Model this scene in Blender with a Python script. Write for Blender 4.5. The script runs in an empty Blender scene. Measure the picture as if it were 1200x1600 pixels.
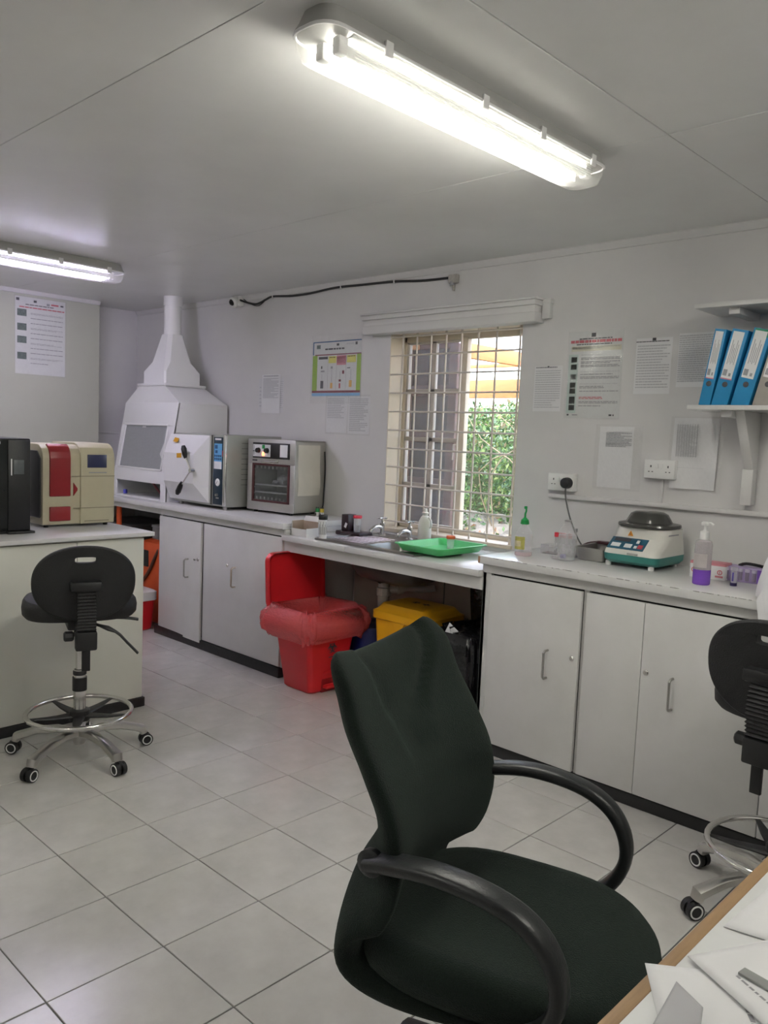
import bpy, bmesh, math, random
from mathutils import Vector, Matrix, Euler
random.seed(7)
R = math.radians
S = bpy.context.scene
COL = S.collection
# ------------------------------------------------------------------ camera
F_PX = 1269.4                      # focal length in pixels of the 1200x1600 frame
cam_d = bpy.data.cameras.new('camera'); cam = bpy.data.objects.new('camera', cam_d); COL.objects.link(cam)
cam_d.sensor_fit = 'HORIZONTAL'; cam_d.sensor_width = 36.0; cam_d.lens = 36.0*F_PX/1200.0
cam_d.clip_start = .02; cam_d.clip_end = 200
yaw, pit, rol = -.760381, -.0925426, .041184
fw = Vector((math.sin(yaw)*math.cos(pit), math.cos(yaw)*math.cos(pit), math.sin(pit)))
rt = Vector((math.cos(yaw), -math.sin(yaw), 0)); up = rt.cross(fw)
r2 = rt*math.cos(rol)+up*math.sin(rol); u2 = -rt*math.sin(rol)+up*math.cos(rol)
mw = Matrix((r2, u2, -fw)).transposed().to_4x4(); mw.translation = (2.96100, -1.53744, 1.48208)
cam.matrix_world = mw
S.camera = cam
# ------------------------------------------------------------------ world, sun, exposure
W = bpy.data.worlds.new('world'); S.world = W; W.use_nodes = True
nt = W.node_tree; nt.nodes.clear()
wo = nt.nodes.new('ShaderNodeOutputWorld'); wb = nt.nodes.new('ShaderNodeBackground'); sk = nt.nodes.new('ShaderNodeTexSky')
sk.sky_type = 'NISHITA'; sk.sun_disc = False; sk.sun_elevation = R(50); sk.sun_rotation = R(160); sk.air_density = 1.0; sk.dust_density = 2.0
wb.inputs['Strength'].default_value = 1.0
nt.links.new(sk.outputs[0], wb.inputs['Color']); nt.links.new(wb.outputs[0], wo.inputs['Surface'])
sun_d = bpy.data.lights.new('sun', 'SUN'); sun_d.energy = 8.5; sun_d.angle = R(2); sun_d.color = (1, .98, .94)
sun = bpy.data.objects.new('sun', sun_d); COL.objects.link(sun)
sun.rotation_euler = Vector((.25, .55, -.85)).to_track_quat('-Z', 'Y').to_euler()
S.view_settings.view_transform = 'Standard'; S.view_settings.look = 'None'
S.view_settings.gamma = 1.0; S.view_settings.use_curve_mapping = False
S.view_settings.exposure = 1.22
TUBE_WARM, TUBE_COOL = 35.0, 47.0     # radiance of the fluorescent tubes
# ------------------------------------------------------------------ materials
MATS = {}
def mat(name, col, rough=.5, metal=0., var=.06, scale=30., bump=0., bscale=None, emit=0., spec=.5, coat=0., alpha=None, trans=0., ecol=None, aniso=None):
    if name in MATS: return MATS[name]
    m = bpy.data.materials.new(name); m.use_nodes = True; t = m.node_tree; b = t.nodes['Principled BSDF']
    col = tuple(col)+(1,)
    tc = t.nodes.new('ShaderNodeTexCoord'); no = t.nodes.new('ShaderNodeTexNoise')
    no.inputs['Scale'].default_value = scale; no.inputs['Detail'].default_value = 4
    mp = t.nodes.new('ShaderNodeMapping'); t.links.new(tc.outputs['Object'], mp.inputs[0]); t.links.new(mp.outputs[0], no.inputs['Vector'])
    if aniso: mp.inputs['Scale'].default_value = aniso
    mx = t.nodes.new('ShaderNodeMix'); mx.data_type = 'RGBA'
    mx.inputs[6].default_value = tuple(c*(1-var) for c in col[:3])+(1,)
    mx.inputs[7].default_value = tuple(min(1, c*(1+var)) for c in col[:3])+(1,)
    t.links.new(no.outputs['Fac'], mx.inputs[0]); t.links.new(mx.outputs[2], b.inputs['Base Color'])
    b.inputs['Roughness'].default_value = rough; b.inputs['Metallic'].default_value = metal
    b.inputs['Specular IOR Level'].default_value = spec
    if coat: b.inputs['Coat Weight'].default_value = coat; b.inputs['Coat Roughness'].default_value = .15
    if alpha is not None: b.inputs['Alpha'].default_value = alpha
    if trans: b.inputs['Transmission Weight'].default_value = trans; b.inputs['IOR'].default_value = 1.4
    if emit:
        b.inputs['Emission Color'].default_value = tuple(ecol or col[:3])+(1,); b.inputs['Emission Strength'].default_value = emit
    if bump:
        n2 = t.nodes.new('ShaderNodeTexNoise'); n2.inputs['Scale'].default_value = bscale or scale; n2.inputs['Detail'].default_value = 3
        t.links.new(mp.outputs[0], n2.inputs['Vector'])
        bp = t.nodes.new('ShaderNodeBump'); bp.inputs['Strength'].default_value = bump; bp.inputs['Distance'].default_value = .01
        t.links.new(n2.outputs['Fac'], bp.inputs['Height']); t.links.new(bp.outputs[0], b.inputs['Normal'])
    MATS[name] = m; return m
def clear(name, col=(1,1,1), amount=.85, rough=.08, glossy=(1,1,1), bump=0, bscale=20):
    """thin clear plastic or glass: mostly see-through, with a Fresnel reflection and a little white haze"""
    if name in MATS: return MATS[name]
    m = bpy.data.materials.new(name); m.use_nodes = True; t = m.node_tree; t.nodes.clear()
    o = t.nodes.new('ShaderNodeOutputMaterial'); tr = t.nodes.new('ShaderNodeBsdfTransparent'); df = t.nodes.new('ShaderNodeBsdfDiffuse'); tl = t.nodes.new('ShaderNodeBsdfTranslucent')
    gl = t.nodes.new('ShaderNodeBsdfGlossy'); lw = t.nodes.new('ShaderNodeFresnel'); lw.inputs['IOR'].default_value = 1.45
    gm = t.nodes.new('ShaderNodeNewGeometry'); mi_ = t.nodes.new('ShaderNodeMath'); mi_.operation = 'MULTIPLY_ADD'; mi_.inputs[1].default_value = 1/1.45-1.45; mi_.inputs[2].default_value = 1.45
    t.links.new(gm.outputs['Backfacing'], mi_.inputs[0]); t.links.new(mi_.outputs[0], lw.inputs['IOR'])      # thin sheet: the same reflection from both sides
    tr.inputs[0].default_value = tuple(min(1, .5+.5*c) if amount > .6 else c for c in col)+(1,)
    df.inputs[0].default_value = tuple(col)+(1,); tl.inputs[0].default_value = tuple(col)+(1,); gl.inputs[0].default_value = tuple(glossy)+(1,); gl.inputs[1].default_value = rough
    m0 = t.nodes.new('ShaderNodeMixShader'); m0.inputs[0].default_value = .5; t.links.new(df.outputs[0], m0.inputs[1]); t.links.new(tl.outputs[0], m0.inputs[2])
    m1 = t.nodes.new('ShaderNodeMixShader'); t.links.new(m0.outputs[0], m1.inputs[1]); t.links.new(tr.outputs[0], m1.inputs[2])
    no = t.nodes.new('ShaderNodeTexNoise'); no.inputs['Scale'].default_value = 18
    mr = t.nodes.new('ShaderNodeMapRange'); mr.inputs['To Min'].default_value = max(0, amount-.06); mr.inputs['To Max'].default_value = min(1, amount+.06)
    t.links.new(no.outputs['Fac'], mr.inputs['Value']); t.links.new(mr.outputs[0], m1.inputs[0])
    m2 = t.nodes.new('ShaderNodeMixShader'); t.links.new(lw.outputs[0], m2.inputs[0]); t.links.new(m1.outputs[0], m2.inputs[1]); t.links.new(gl.outputs[0], m2.inputs[2])
    if bump:
        n2 = t.nodes.new('ShaderNodeTexNoise'); n2.inputs['Scale'].default_value = bscale; n2.inputs['Detail'].default_value = 4; bp = t.nodes.new('ShaderNodeBump'); bp.inputs['Strength'].default_value = bump; bp.inputs['Distance'].default_value = .01
        t.links.new(n2.outputs['Fac'], bp.inputs['Height'])
        for nd in (df, tl, gl, lw): t.links.new(bp.outputs[0], nd.inputs['Normal'])
    t.links.new(m2.outputs[0], o.inputs[0]); MATS[name] = m; return m
def painted_wall(name, c1, c2, rough=.45, bump=.12, bscale=8., scale=2.5, spec=.5):
    if name in MATS: return MATS[name]
    m = mat(name, c1, rough, 0, .02, 40, bump, bscale, spec=spec); t = m.node_tree; b = t.nodes['Principled BSDF']
    n = t.nodes.new('ShaderNodeTexNoise'); n.inputs['Scale'].default_value = scale; n.inputs['Detail'].default_value = 6; n.inputs['Roughness'].default_value = .6
    tc = [x for x in t.nodes if x.type == 'TEX_COORD'][0]; t.links.new(tc.outputs['Object'], n.inputs['Vector'])
    cr = t.nodes.new('ShaderNodeValToRGB'); cr.color_ramp.elements[0].position = .35; cr.color_ramp.elements[1].position = .7
    cr.color_ramp.elements[0].color = tuple(c2)+(1,); cr.color_ramp.elements[1].color = tuple(c1)+(1,)
    t.links.new(n.outputs['Fac'], cr.inputs[0]); t.links.new(cr.outputs[0], b.inputs['Base Color']); return m
M_wall = painted_wall('wall_paint', (.69,.68,.675), (.64,.632,.63), .38, .15, 3.0)
M_ceil = painted_wall('ceiling_paint', (.82,.82,.81), (.74,.74,.73), .30, .4, 1.3, 1.3, .22)
M_tan_shade = painted_wall('tan_shade_paint', (.46,.38,.33), (.38,.31,.27), .6)  # tan-brown wall tone with the under-sink shade in it
M_tile = painted_wall('tile_glaze', (.60,.59,.565), (.50,.49,.465), .22, .04, 12, 5)
M_grout = mat('grout', (.13,.125,.12), .9, 0, .15, 60)
M_cab = painted_wall('cabinet_paint', (.70,.695,.685), (.64,.635,.62), .35, .06, 12, 4)
M_lam = painted_wall('worktop_paint', (.74,.74,.73), (.69,.69,.68), .24, .05, 10, 4)
M_pen = painted_wall('peninsula_laminate', (.73,.73,.66), (.68,.68,.61), .4, .04, 12, 3)
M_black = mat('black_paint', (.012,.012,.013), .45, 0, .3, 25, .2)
M_bplas = mat('black_plastic', (.009,.009,.010), .42, 0, .2, 60, .15, 300)
M_brub = mat('black_foam', (.009,.009,.010), .62, 0, .25, 80, .25, 250)
M_chrome = mat('chrome', (.72,.71,.69), .18, 1, .05, 20)
M_alu = mat('polished_aluminium', (.58,.565,.54), .28, 1, .08, 20)
M_steel = mat('stainless_steel', (.50,.49,.47), .38, 1, .08, 14, .08, 60)
M_dsteel = mat('grey_steel', (.42,.43,.40), .42, .55, .06, 12, .05, 40)
M_white = mat('white_plastic', (.78,.78,.77), .35, 0, .03, 20)
M_offw = mat('white_painted_steel', (.80,.80,.80), .35, 0, .02, 15, .05)
M_paper = mat('paper', (.76,.76,.77), .6, 0, .03, 12, .15, 20)
M_lamin = mat('laminated_paper', (.67,.68,.675), .25, 0, .03, 10, .1, 8)
M_ink = mat('grey_ink', (.30,.30,.32), .6, 0, .2, 200)
M_pale = mat('faint_ink', (.52,.52,.54), .6, 0, .1, 200)
M_dink = mat('black_ink', (.06,.06,.07), .5, 0, .2, 200)
M_photo = mat('printed_photo', (.12,.16,.15), .3, 0, .9, 90)
M_redink = mat('red_ink', (.55,.10,.13), .4, 0, .2, 150)
M_red = mat('red_plastic', (.60,.016,.022), .35, 0, .08, 8, .05)
M_green = mat('green_plastic', (.10,.60,.20), .3, 0, .06, 10)
M_dgreen = mat('green_cap', (.01,.30,.07), .35, 0, .06, 20)
M_yellow = mat('yellow_plastic', (.72,.36,.008), .35, 0, .06, 8, .05)
M_blue = mat('blue_plastic', (.008,.02,.16), .4, 0, .1, 8)
M_orange = mat('orange_plastic', (.62,.085,.016), .45, 0, .12, 10)
M_cream = mat('cream_plastic', (.48,.44,.31), .45, 0, .04, 30, .06, 300)
M_dkgrey = mat('dark_grey_plastic', (.05,.05,.048), .45, 0, .1, 30)
M_fabric = None
def fabric():
    m = mat('green_black_fabric', (.0118,.0172,.0140), .92, 0, .45, 260, .5, 420, spec=.15)
    b = m.node_tree.nodes['Principled BSDF']; b.inputs['Sheen Weight'].default_value = .22; b.inputs['Sheen Roughness'].default_value = .45; b.inputs['Sheen Tint'].default_value = (.35,.42,.38,1)
    return m
M_fabric = fabric()
M_glass = clear('window_glass', (.85,.85,.85), .93, .02)
M_clear = clear('clear_plastic', (.95,.95,.96), .76, .10)
M_cover = clear('lamp_cover_plastic', (.95,.95,.92), .92, .2)
M_sleeve = clear('plastic_sleeve', (1,1,1), .93, .10)
# ------------------------------------------------------------------ mesh builder
def catmull(pts, n=6, closed=False):
    P = [Vector(p) for p in pts]; out = []; N = len(P)
    for i in range(N if closed else N-1):
        a, b, c, d = (P[(i-1) % N] if closed or i else P[0]), P[i], P[(i+1) % N], (P[(i+2) % N] if closed or i+2 < N else P[-1])
        for k in range(n):
            t = k/n
            out.append(.5*((2*b)+(c-a)*t+(2*a-5*b+4*c-d)*t*t+(3*b-a-3*c+d)*t**3))
    if not closed: out.append(P[-1])
    return out
def rrect(hx, hy, r, z, n=4, cx=0, cy=0):
    r = min(r, hx, hy); out = []
    for sx, sy, a0 in ((1,1,0),(-1,1,90),(-1,-1,180),(1,-1,270)):
        for k in range(n+1):
            a = R(a0+90*k/n); out.append((cx+sx*(hx-r)+r*math.cos(a), cy+sy*(hy-r)+r*math.sin(a), z))
    return out
def sgnpow(c, e): return math.copysign(abs(c)**e, c)
class MB:
    def __init__(s): s.bm = bmesh.new(); s.T = Matrix.Identity(4)
    def _beg(s): s.ov = set(s.bm.verts); s.of = set(s.bm.faces)
    def _end(s, mi, T=None):
        T = s.T @ T if T is not None else s.T
        if mi:
            for f in s.bm.faces:
                if f not in s.of: f.material_index = mi
        if T != Matrix.Identity(4): bmesh.ops.transform(s.bm, matrix=T, verts=[v for v in s.bm.verts if v not in s.ov])
        return s
    def box(s, x0, x1, y0, y1, z0, z1, bev=0, mi=0, T=None, seg=2):
        s._beg(); g = bmesh.ops.create_cube(s.bm, size=1)['verts']
        for v in g: v.co = Vector(((x0+x1)/2+v.co.x*(x1-x0), (y0+y1)/2+v.co.y*(y1-y0), (z0+z1)/2+v.co.z*(z1-z0)))
        if bev:
            es = list({e for v in g for e in v.link_edges})
            bmesh.ops.bevel(s.bm, geom=es, offset=min(bev, .49*min(abs(x1-x0),abs(y1-y0),abs(z1-z0))), segments=seg, affect='EDGES', profile=.5)
        return s._end(mi, T)
    def rings(s, rings, mi=0, cap0=True, cap1=True, closed=False, T=None):
        s._beg(); V = [[s.bm.verts.new(p) for p in r] for r in rings]; n = len(V[0]); K = len(V)
        for i in range(K if closed else K-1):
            a, b = V[i], V[(i+1) % K]
            for j in range(n): s.bm.faces.new((a[j], a[(j+1) % n], b[(j+1) % n], b[j]))
        if not closed:
            if cap0: s.bm.faces.new(V[0][::-1])
            if cap1: s.bm.faces.new(V[-1])
        return s._end(mi, T)
    def tube(s, pts, r, seg=8, mi=0, smooth=0, closed=False, sec=None, upv=(0,0,1), T=None):
        P = catmull(pts, smooth, closed) if smooth else [Vector(p) for p in pts]; N = len(P); rings = []; last = None
        for i, p in enumerate(P):
            d = (P[(i+1) % N]-P[i-1]) if closed or 0 < i < N-1 else (P[1]-P[0] if i == 0 else P[-1]-P[-2])
            d.normalize(); u = Vector(upv) if last is None else last
            u = u-d*u.dot(d)
            if u.length < 1e-4: u = Vector((1,0,0))-d*d.x
            u.normalize(); last = u; w = d.cross(u)
            ri = r if not isinstance(r, (list, tuple)) else r[0]+(r[-1]-r[0])*i/(N-1) if len(r) == 2 else r[min(i, len(r)-1)]
            a, b = (sec if sec else (1, 1)); ring = []
            for k in range(seg):
                t = 2*math.pi*k/seg; cx, cy = math.cos(t), math.sin(t)
                if sec: cx, cy = sgnpow(cx, .6), sgnpow(cy, .6)
                ring.append(p+w*(ri*a*cx)+u*(ri*b*cy))
            rings.append(ring)
        return s.rings(rings, mi, closed=closed, T=T)
    def cyl(s, p0, p1, r0, r1=None, seg=16, mi=0, T=None):
        return s.tube([p0, p1], [r0, r0 if r1 is None else r1], seg, mi, upv=(0,0,1) if abs(Vector(p1)-Vector(p0)).z < .9*(Vector(p1)-Vector(p0)).length else (0,1,0), T=T) if False else s._cyl(p0, p1, r0, r0 if r1 is None else r1, seg, mi, T)
    def _cyl(s, p0, p1, r0, r1, seg, mi, T):
        p0, p1 = Vector(p0), Vector(p1); d = (p1-p0).normalized(); u = Vector((0,0,1)) if abs(d.z) < .9 else Vector((1,0,0))
        u = (u-d*u.dot(d)).normalized(); w = d.cross(u)
        rg = lambda p, r: [p+w*(r*math.cos(2*math.pi*k/seg))+u*(r*math.sin(2*math.pi*k/seg)) for k in range(seg)]
        return s.rings([rg(p0, r0), rg(p1, r1)], mi, T=T)
    def lathe(s, prof, seg=20, c=(0,0,0), mi=0, T=None, sx=1, sy=1):
        return s.rings([[(c[0]+sx*max(r,1e-4)*math.cos(2*math.pi*k/seg), c[1]+sy*max(r,1e-4)*math.sin(2*math.pi*k/seg), c[2]+z) for k in range(seg)] for r, z in prof], mi, T=T)
    def prism(s, poly, axis, a0, a1, bev=0, mi=0, T=None):
        """poly of 2D points in the plane across the axis: 'x' -> (y,z), 'y' -> (x,z), 'z' -> (x,y)"""
        s._beg(); mk = {'x': lambda p, a: (a, p[0], p[1]), 'y': lambda p, a: (p[0], a, p[1]), 'z': lambda p, a: (p[0], p[1], a)}[axis]
        A = [s.bm.verts.new(mk(p, a0)) for p in poly]; B = [s.bm.verts.new(mk(p, a1)) for p in poly]; n = len(A)
        fs = [s.bm.faces.new(A[::-1]), s.bm.faces.new(B)]+[s.bm.faces.new((A[i], A[(i+1) % n], B[(i+1) % n], B[i])) for i in range(n)]
        if bev: bmesh.ops.bevel(s.bm, geom=list({e for f in fs for e in f.edges}), offset=bev, segments=2, affect='EDGES', profile=.5)
        return s._end(mi, T)
    def quad(s, a, b, c, d, mi=0, T=None):
        s._beg(); s.bm.faces.new([s.bm.verts.new(p) for p in (a, b, c, d)]); return s._end(mi, T)
    def grid(s, fn, nu, nv, mi=0, T=None):
        s._beg(); V = [[s.bm.verts.new(fn(i/nu, j/nv)) for j in range(nv+1)] for i in range(nu+1)]
        for i in range(nu):
            for j in range(nv): s.bm.faces.new((V[i][j], V[i+1][j], V[i+1][j+1], V[i][j+1]))
        return s._end(mi, T)
    def build(s, name, mats, parent=None, smooth=True, ang=38, fix=True):
        if fix: bmesh.ops.recalc_face_normals(s.bm, faces=s.bm.faces)
        me = bpy.data.meshes.new(name); s.bm.to_mesh(me); s.bm.free()
        for m in (mats if isinstance(mats, (list, tuple)) else [mats]): me.materials.append(m)
        if smooth and len(me.polygons) < 60000:
            me.shade_smooth(); me.set_sharp_from_angle(angle=R(ang))
        o = bpy.data.objects.new(name, me); COL.objects.link(o)
        if parent is not None: o.parent = parent
        return o
def tag(o, label=None, cat=None, group=None, kind=None):
    if label: o['label'] = label
    if cat: o['category'] = cat
    if group: o['group'] = group
    if kind: o['kind'] = kind
    return o
def thing(name, label, cat, loc=(0,0,0), rz=0, group=None):
    o = bpy.data.objects.new(name, None); o.empty_display_size = .05; COL.objects.link(o)
    o.location = loc; o.rotation_euler = (0, 0, rz); return tag(o, label, cat, group)
KIDS = {}
def copy_tree(o, parent=None):
    c = o.copy(); COL.objects.link(c)
    if parent is not None: c.parent = parent
    for ch in [x for x in COL.objects if x.parent == o]: copy_tree(ch, c)
    return c
def struct(name, mb, m, parent=None, **k):
    o = mb.build(name, m, parent, **k); o['kind'] = 'structure'; return o
X, Y, Z = Vector((1,0,0)), Vector((0,1,0)), Vector((0,0,1))
# ================================================================== THE ROOM
WY, CZ, T = 2.14, 2.47, .34                     # window wall, ceiling height, tile module
XL, XR, YF = -3.35, 4.0, -3.6
# floor and its tiles
fl = struct('floor', MB().box(-3.9, XR+.2, YF-.2, WY+.25, -.12, -.004), M_grout)
tile_me = []
for v in range(3):
    mb = MB().box(.0018, T-.0018, .0018, T-.0018, -.008, 0, .0012, seg=1); o = mb.build('tile', M_tile, fl); tile_me.append(o.data); bpy.data.objects.remove(o)
ctile = 0
for iy in range(-6, 7):
    for ix in range(-11, 9):
        x, y = ix*T, iy*T
        d = (Vector((x+.17, y+.17, 0))-Vector((2.961,-1.537,0))); a = math.degrees(math.atan2(d.x, d.y))
        if not (-76 < a < -14) or d.length < .5 or y > WY-.1 or x+T > XR: continue
        o = bpy.data.objects.new('tile', random.choice(tile_me)); COL.objects.link(o); o.parent = fl
        o.location = (x, y, random.uniform(-.0006, .0006)); ctile += 1
# tiles beyond those in view stay one joined part
mb = MB()
for iy in range(-10, 7):
    for ix in range(-11, 12):
        x, y = ix*T, iy*T
        d = (Vector((x+.17, y+.17, 0))-Vector((2.961,-1.537,0))); a = math.degrees(math.atan2(d.x, d.y))
        if ((-76 < a < -14) and d.length >= .5 and -6 <= iy and ix < 9) and x+T <= XR or y > WY-.1 or x+T > XR: continue
        mb.box(x+.0018, x+T-.0018, y+.0018, y+T-.0018, -.008, 0)
o = mb.build('outer_tiles', M_tile, fl); o['kind'] = 'stuff'
# ceiling boards
ce = struct('ceiling', MB().box(-3.9, XR+.2, YF-.2, WY+.25, CZ+.012, CZ+.2), M_grout)
xs = [-3.8, -1.05, 1.733, XR+.1]; ys = [YF-.1, -1.65, -.33, .985, WY]
for i in range(3):
    for j in range(4):
        MB().box(xs[i]+.0012, xs[i+1]-.0012, ys[j]+.0012, ys[j+1]-.0012, CZ+random.uniform(-.001,.001), CZ+.014, .001, seg=1).build('ceiling_board', M_ceil, ce)
# window wall with its opening
wx0, wx1, wz0, wz1 = -.54, .43, .905, 2.12
mb = MB()
mb.box(-3.8, wx0, WY, WY+.2, -.1, CZ+.1).box(wx1, XR+.2, WY, WY+.2, -.1, CZ+.1)
mb.box(wx0, wx1, WY, WY+.2, -.1, wz0).box(wx0, wx1, WY, WY+.2, wz1, CZ+.1)
wall = struct('wall_back', mb, M_wall)
M_rev = mat('cream_reveal_paint', (.66,.58,.46), .5, 0, .05, 12)
mb = MB().box(wx0-.004, wx0+.004, WY+.002, WY+.2, wz0, wz1).box(wx1-.004, wx1+.004, WY+.002, WY+.2, wz0, wz1).box(wx0, wx1, WY+.002, WY+.2, wz1-.006, wz1+.004).box(wx0-.01, wx1+.01, WY-.012, WY+.2, wz0-.01, wz0+.012, .004)
mb.build('window_reveal', M_rev, wall)
mb = MB().box(XL-.9, XL, YF-.1, 1.67, -.1, CZ+.1)
struct('wall_left', mb, painted_wall('left_wall_paint', (.49,.50,.43), (.46,.47,.40), .45, .12, 5))
struct('wall_recess', MB().box(XL-.9, -3.587, 1.66, WY+.1, -.1, CZ+.1), M_wall)
struct('wall_right', MB().box(XR, XR+.2, YF-.1, WY+.1, -.1, CZ+.1), M_wall)
struct('wall_front', MB().box(-3.9, XR+.1, YF-.2, YF, -.1, CZ+.1), M_wall)
# cornice along the window wall, in profile, and trims
prof = [(WY, CZ-.035), (WY-.008, CZ-.034), (WY-.012, CZ-.02), (WY-.022, CZ-.01), (WY-.024, CZ), (WY, CZ)]
struct('trim_1', MB().prism(prof, 'x', -3.58, XR), M_wall)
struct('trim_2', MB().prism([(XL, CZ-.03), (XL+.012, CZ-.028), (XL+.024, CZ), (XL, CZ)], 'y', YF, 1.67), M_wall)
struct('trim_3', MB().box(-3.587, -3.575, 1.675, WY, 1.41, 1.425, .003), M_wall)
# lower wall under the sink, its shade put into the tan tone
struct('trim_4', MB().box(-.77, .69, WY-.006, WY+.001, 0, .80), M_tan_shade)
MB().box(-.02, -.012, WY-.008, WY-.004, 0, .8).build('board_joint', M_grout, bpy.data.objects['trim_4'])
# horizontal trunking on the window wall
trk = thing('cable_trunking', 'long white cable trunking running along window wall below the sockets', 'trunking', (.66, WY, 1.213))
MB().box(0, 2.6, -.022, -.0005, -.011, .011, .003).build('channel', M_wall, trk)
MB().box(.60, .615, -.012, -.0005, .011, .13, .002).build('riser', M_wall, trk)
# ================================================================== THE WINDOW
fy = WY+.13
win = struct('window_1', MB().box(wx0+.002, wx0+.022, fy, fy+.03, wz0+.012, wz1-.006, .003).box(wx1-.022, wx1-.002, fy, fy+.03, wz0+.012, wz1-.006, .003)
   .box(wx0+.002, wx1-.002, fy, fy+.03, wz0+.012, wz0+.037, .003).box(wx0+.002, wx1-.002, fy, fy+.03, wz1-.05, wz1-.006, .003).box(-.075, -.035, fy-.004, fy+.034, wz0+.03, wz1-.04, .003), M_rev)
M_sash = mat('sash_paint', (.50,.45,.40), .5, 0, .1, 20)
sx0, sx1 = wx0+.022, -.075; szs = [wz0+.04, 1.19, 1.475, 1.77, wz1-.05]
sash = MB().box(sx0, sx0+.016, fy+.003, fy+.027, szs[0], szs[-1], .002).box(sx1-.016, sx1, fy+.003, fy+.027, szs[0], szs[-1], .002)
for z in szs: sash.box(sx0, sx1, fy+.003, fy+.027, z-.013, z+.013, .002)
sash.box((sx0+sx1)/2-.016, (sx0+sx1)/2+.016, fy+.003, fy+.027, szs[0], szs[-1], .002)
sa = sash.build('sash', M_sash, win)
for i in range(4):
    for a, b in ((sx0+.014, (sx0+sx1)/2-.01), ((sx0+sx1)/2+.01, sx1-.014)):
        MB().box(a, b, fy+.013, fy+.017, szs[i]+.008, szs[i+1]-.008).build('pane', M_glass, sa)
MB().tube([(sx1-.012, fy-.004, 1.45), (sx1-.012, fy-.03, 1.45), (sx1-.012, fy-.035, 1.36)], .006, 6).build('window_catch', M_sash, win)
# burglar bars
M_bar = mat('cream_bar_paint', (.66,.60,.53), .4, 0, .08, 30)
gr = thing('burglar_bar_grille', 'cream welded burglar bar grille across the window opening', 'grille', (wx0, WY+.018, wz0))
vx = [.09, .203, .315, .43, .545, .665, .79, .945]
for x in vx: MB().cyl((x, 0, .012), (x, 0, wz1-wz0-.012), .0058, seg=8).build('upright_bar', M_bar, gr)
nz = 11
for k in range(nz):
    z = .055+k*(wz1-wz0-.085)/(nz-1)
    MB().cyl((.004, -.009, z), (wx1-wx0-.004, -.009, z), .0052, seg=8).build('cross_bar', M_bar, gr)
# pelmet over the window
pel = thing('window_pelmet', 'white boxed wooden pelmet with moulded front above the window', 'pelmet', (-.70, WY, 2.105))
MB().box(0, 1.26, -.09, -.001, 0, .05, .003).box(.004, 1.256, -.084, -.001, .05, .085, .002).box(-.004, 1.264, -.098, -.001, .085, .112, .004).box(-.012, 1.272, -.106, -.001, .112, .124, .003).build('front_board', M_wall, pel)
MB().box(1.262, 1.31, -.03, -.001, .02, .115, .003).box(1.262, 1.316, -.034, -.001, .095, .118, .003).build('end_return', M_wall, pel)
# ================================================================== OUTSIDE
M_soil = mat('leaf_litter_soil', (.44,.39,.34), .95, 0, .5, 14, .6, 30)
gd = struct('ground', MB().grid(lambda u, v: (-9+14*u, WY+.22+7*v, -.1+.85*min(1, max(0, (v-.06)/.25))+.04*math.sin(u*40)*math.sin(v*23)), 40, 30), M_soil)
rnd = random.Random(3)
def leaf_mesh(name, n, place, mats, size, parent=None):
    vs, fs, mi = [], [], []
    for i in range(n):
        p, s = Vector(place()), rnd.uniform(*size); a = Euler((rnd.uniform(-1.2,1.2), rnd.uniform(-1.2,1.2), rnd.uniform(0,6.28))).to_matrix()
        b = len(vs)
        for q in ((-1,0,0), (0,.42,.1), (1,0,0), (0,-.42,.1)): vs.append(p+a@(Vector(q)*s))
        fs.append((b, b+1, b+2, b+3)); mi.append(rnd.choices(range(len(mats)), [5,4,3,2,1][:len(mats)])[0])
    me = bpy.data.meshes.new(name); me.from_pydata(vs, [], fs)
    for m in mats: me.materials.append(m)
    me.polygons.foreach_set('material_index', mi)
    o = bpy.data.objects.new(name, me); COL.objects.link(o)
    if parent: o.parent = parent
    return o
lm = [mat('leaf_mid', (.20,.34,.12), .5, 0, .3, 8), mat('leaf_dark', (.10,.19,.08), .55, 0, .3, 8), mat('leaf_light', (.46,.58,.22), .5, 0, .3, 8), mat('leaf_bluish', (.34,.46,.32), .45, 0, .3, 8), mat('leaf_dry', (.60,.46,.32), .7, 0, .3, 8)]
hd = thing('garden_hedge', 'tall leafy green hedge filling the open window behind the bars', 'hedge', (-1.5, 4.6, .6))
def hp():
    x = rnd.uniform(-3.6, 3.6); z = rnd.uniform(0, 1.22); y = -.35+.25*math.sin(x*3.1+z*2)+.15*math.sin(x*7+z*5)+rnd.random()**2*.7
    return x, y, z
o = leaf_mesh('foliage', 42000, hp, lm, (.014,.038), hd); o['kind'] = 'stuff'
mb = MB()
for i in range(60):
    x = rnd.uniform(-3.4, 3.4); y = rnd.uniform(-.35,.1)
    mb.tube([(x, y, -.1), (x+rnd.uniform(-.2,.2), y+rnd.uniform(-.25,.05), .6), (x+rnd.uniform(-.5,.5), y+rnd.uniform(-.3,.1), .9), (x+rnd.uniform(-.7,.7), y, 1.2)], [.007,.003], 5, smooth=3)
o = mb.build('stems', mat('pale_stem', (.42,.33,.22), .8, 0, .3, 30), hd); o['kind'] = 'stuff'
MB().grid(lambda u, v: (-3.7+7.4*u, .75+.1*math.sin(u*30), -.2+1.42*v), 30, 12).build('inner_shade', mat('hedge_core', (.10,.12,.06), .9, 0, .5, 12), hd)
o = leaf_mesh('fallen_leaves', 5000, lambda: (rnd.uniform(-5,2), rnd.uniform(3.0,4.4), 0), [lm[4], mat('leaf_brown', (.36,.20,.11), .8, 0, .3, 8), lm[0]], (.02,.05))
for v in o.data.vertices:
    vv = (v.co.y-WY-.22)/7; v.co.z = -.1+.85*min(1, max(0, (vv-.06)/.25))+.03+.6*v.co.z
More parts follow.
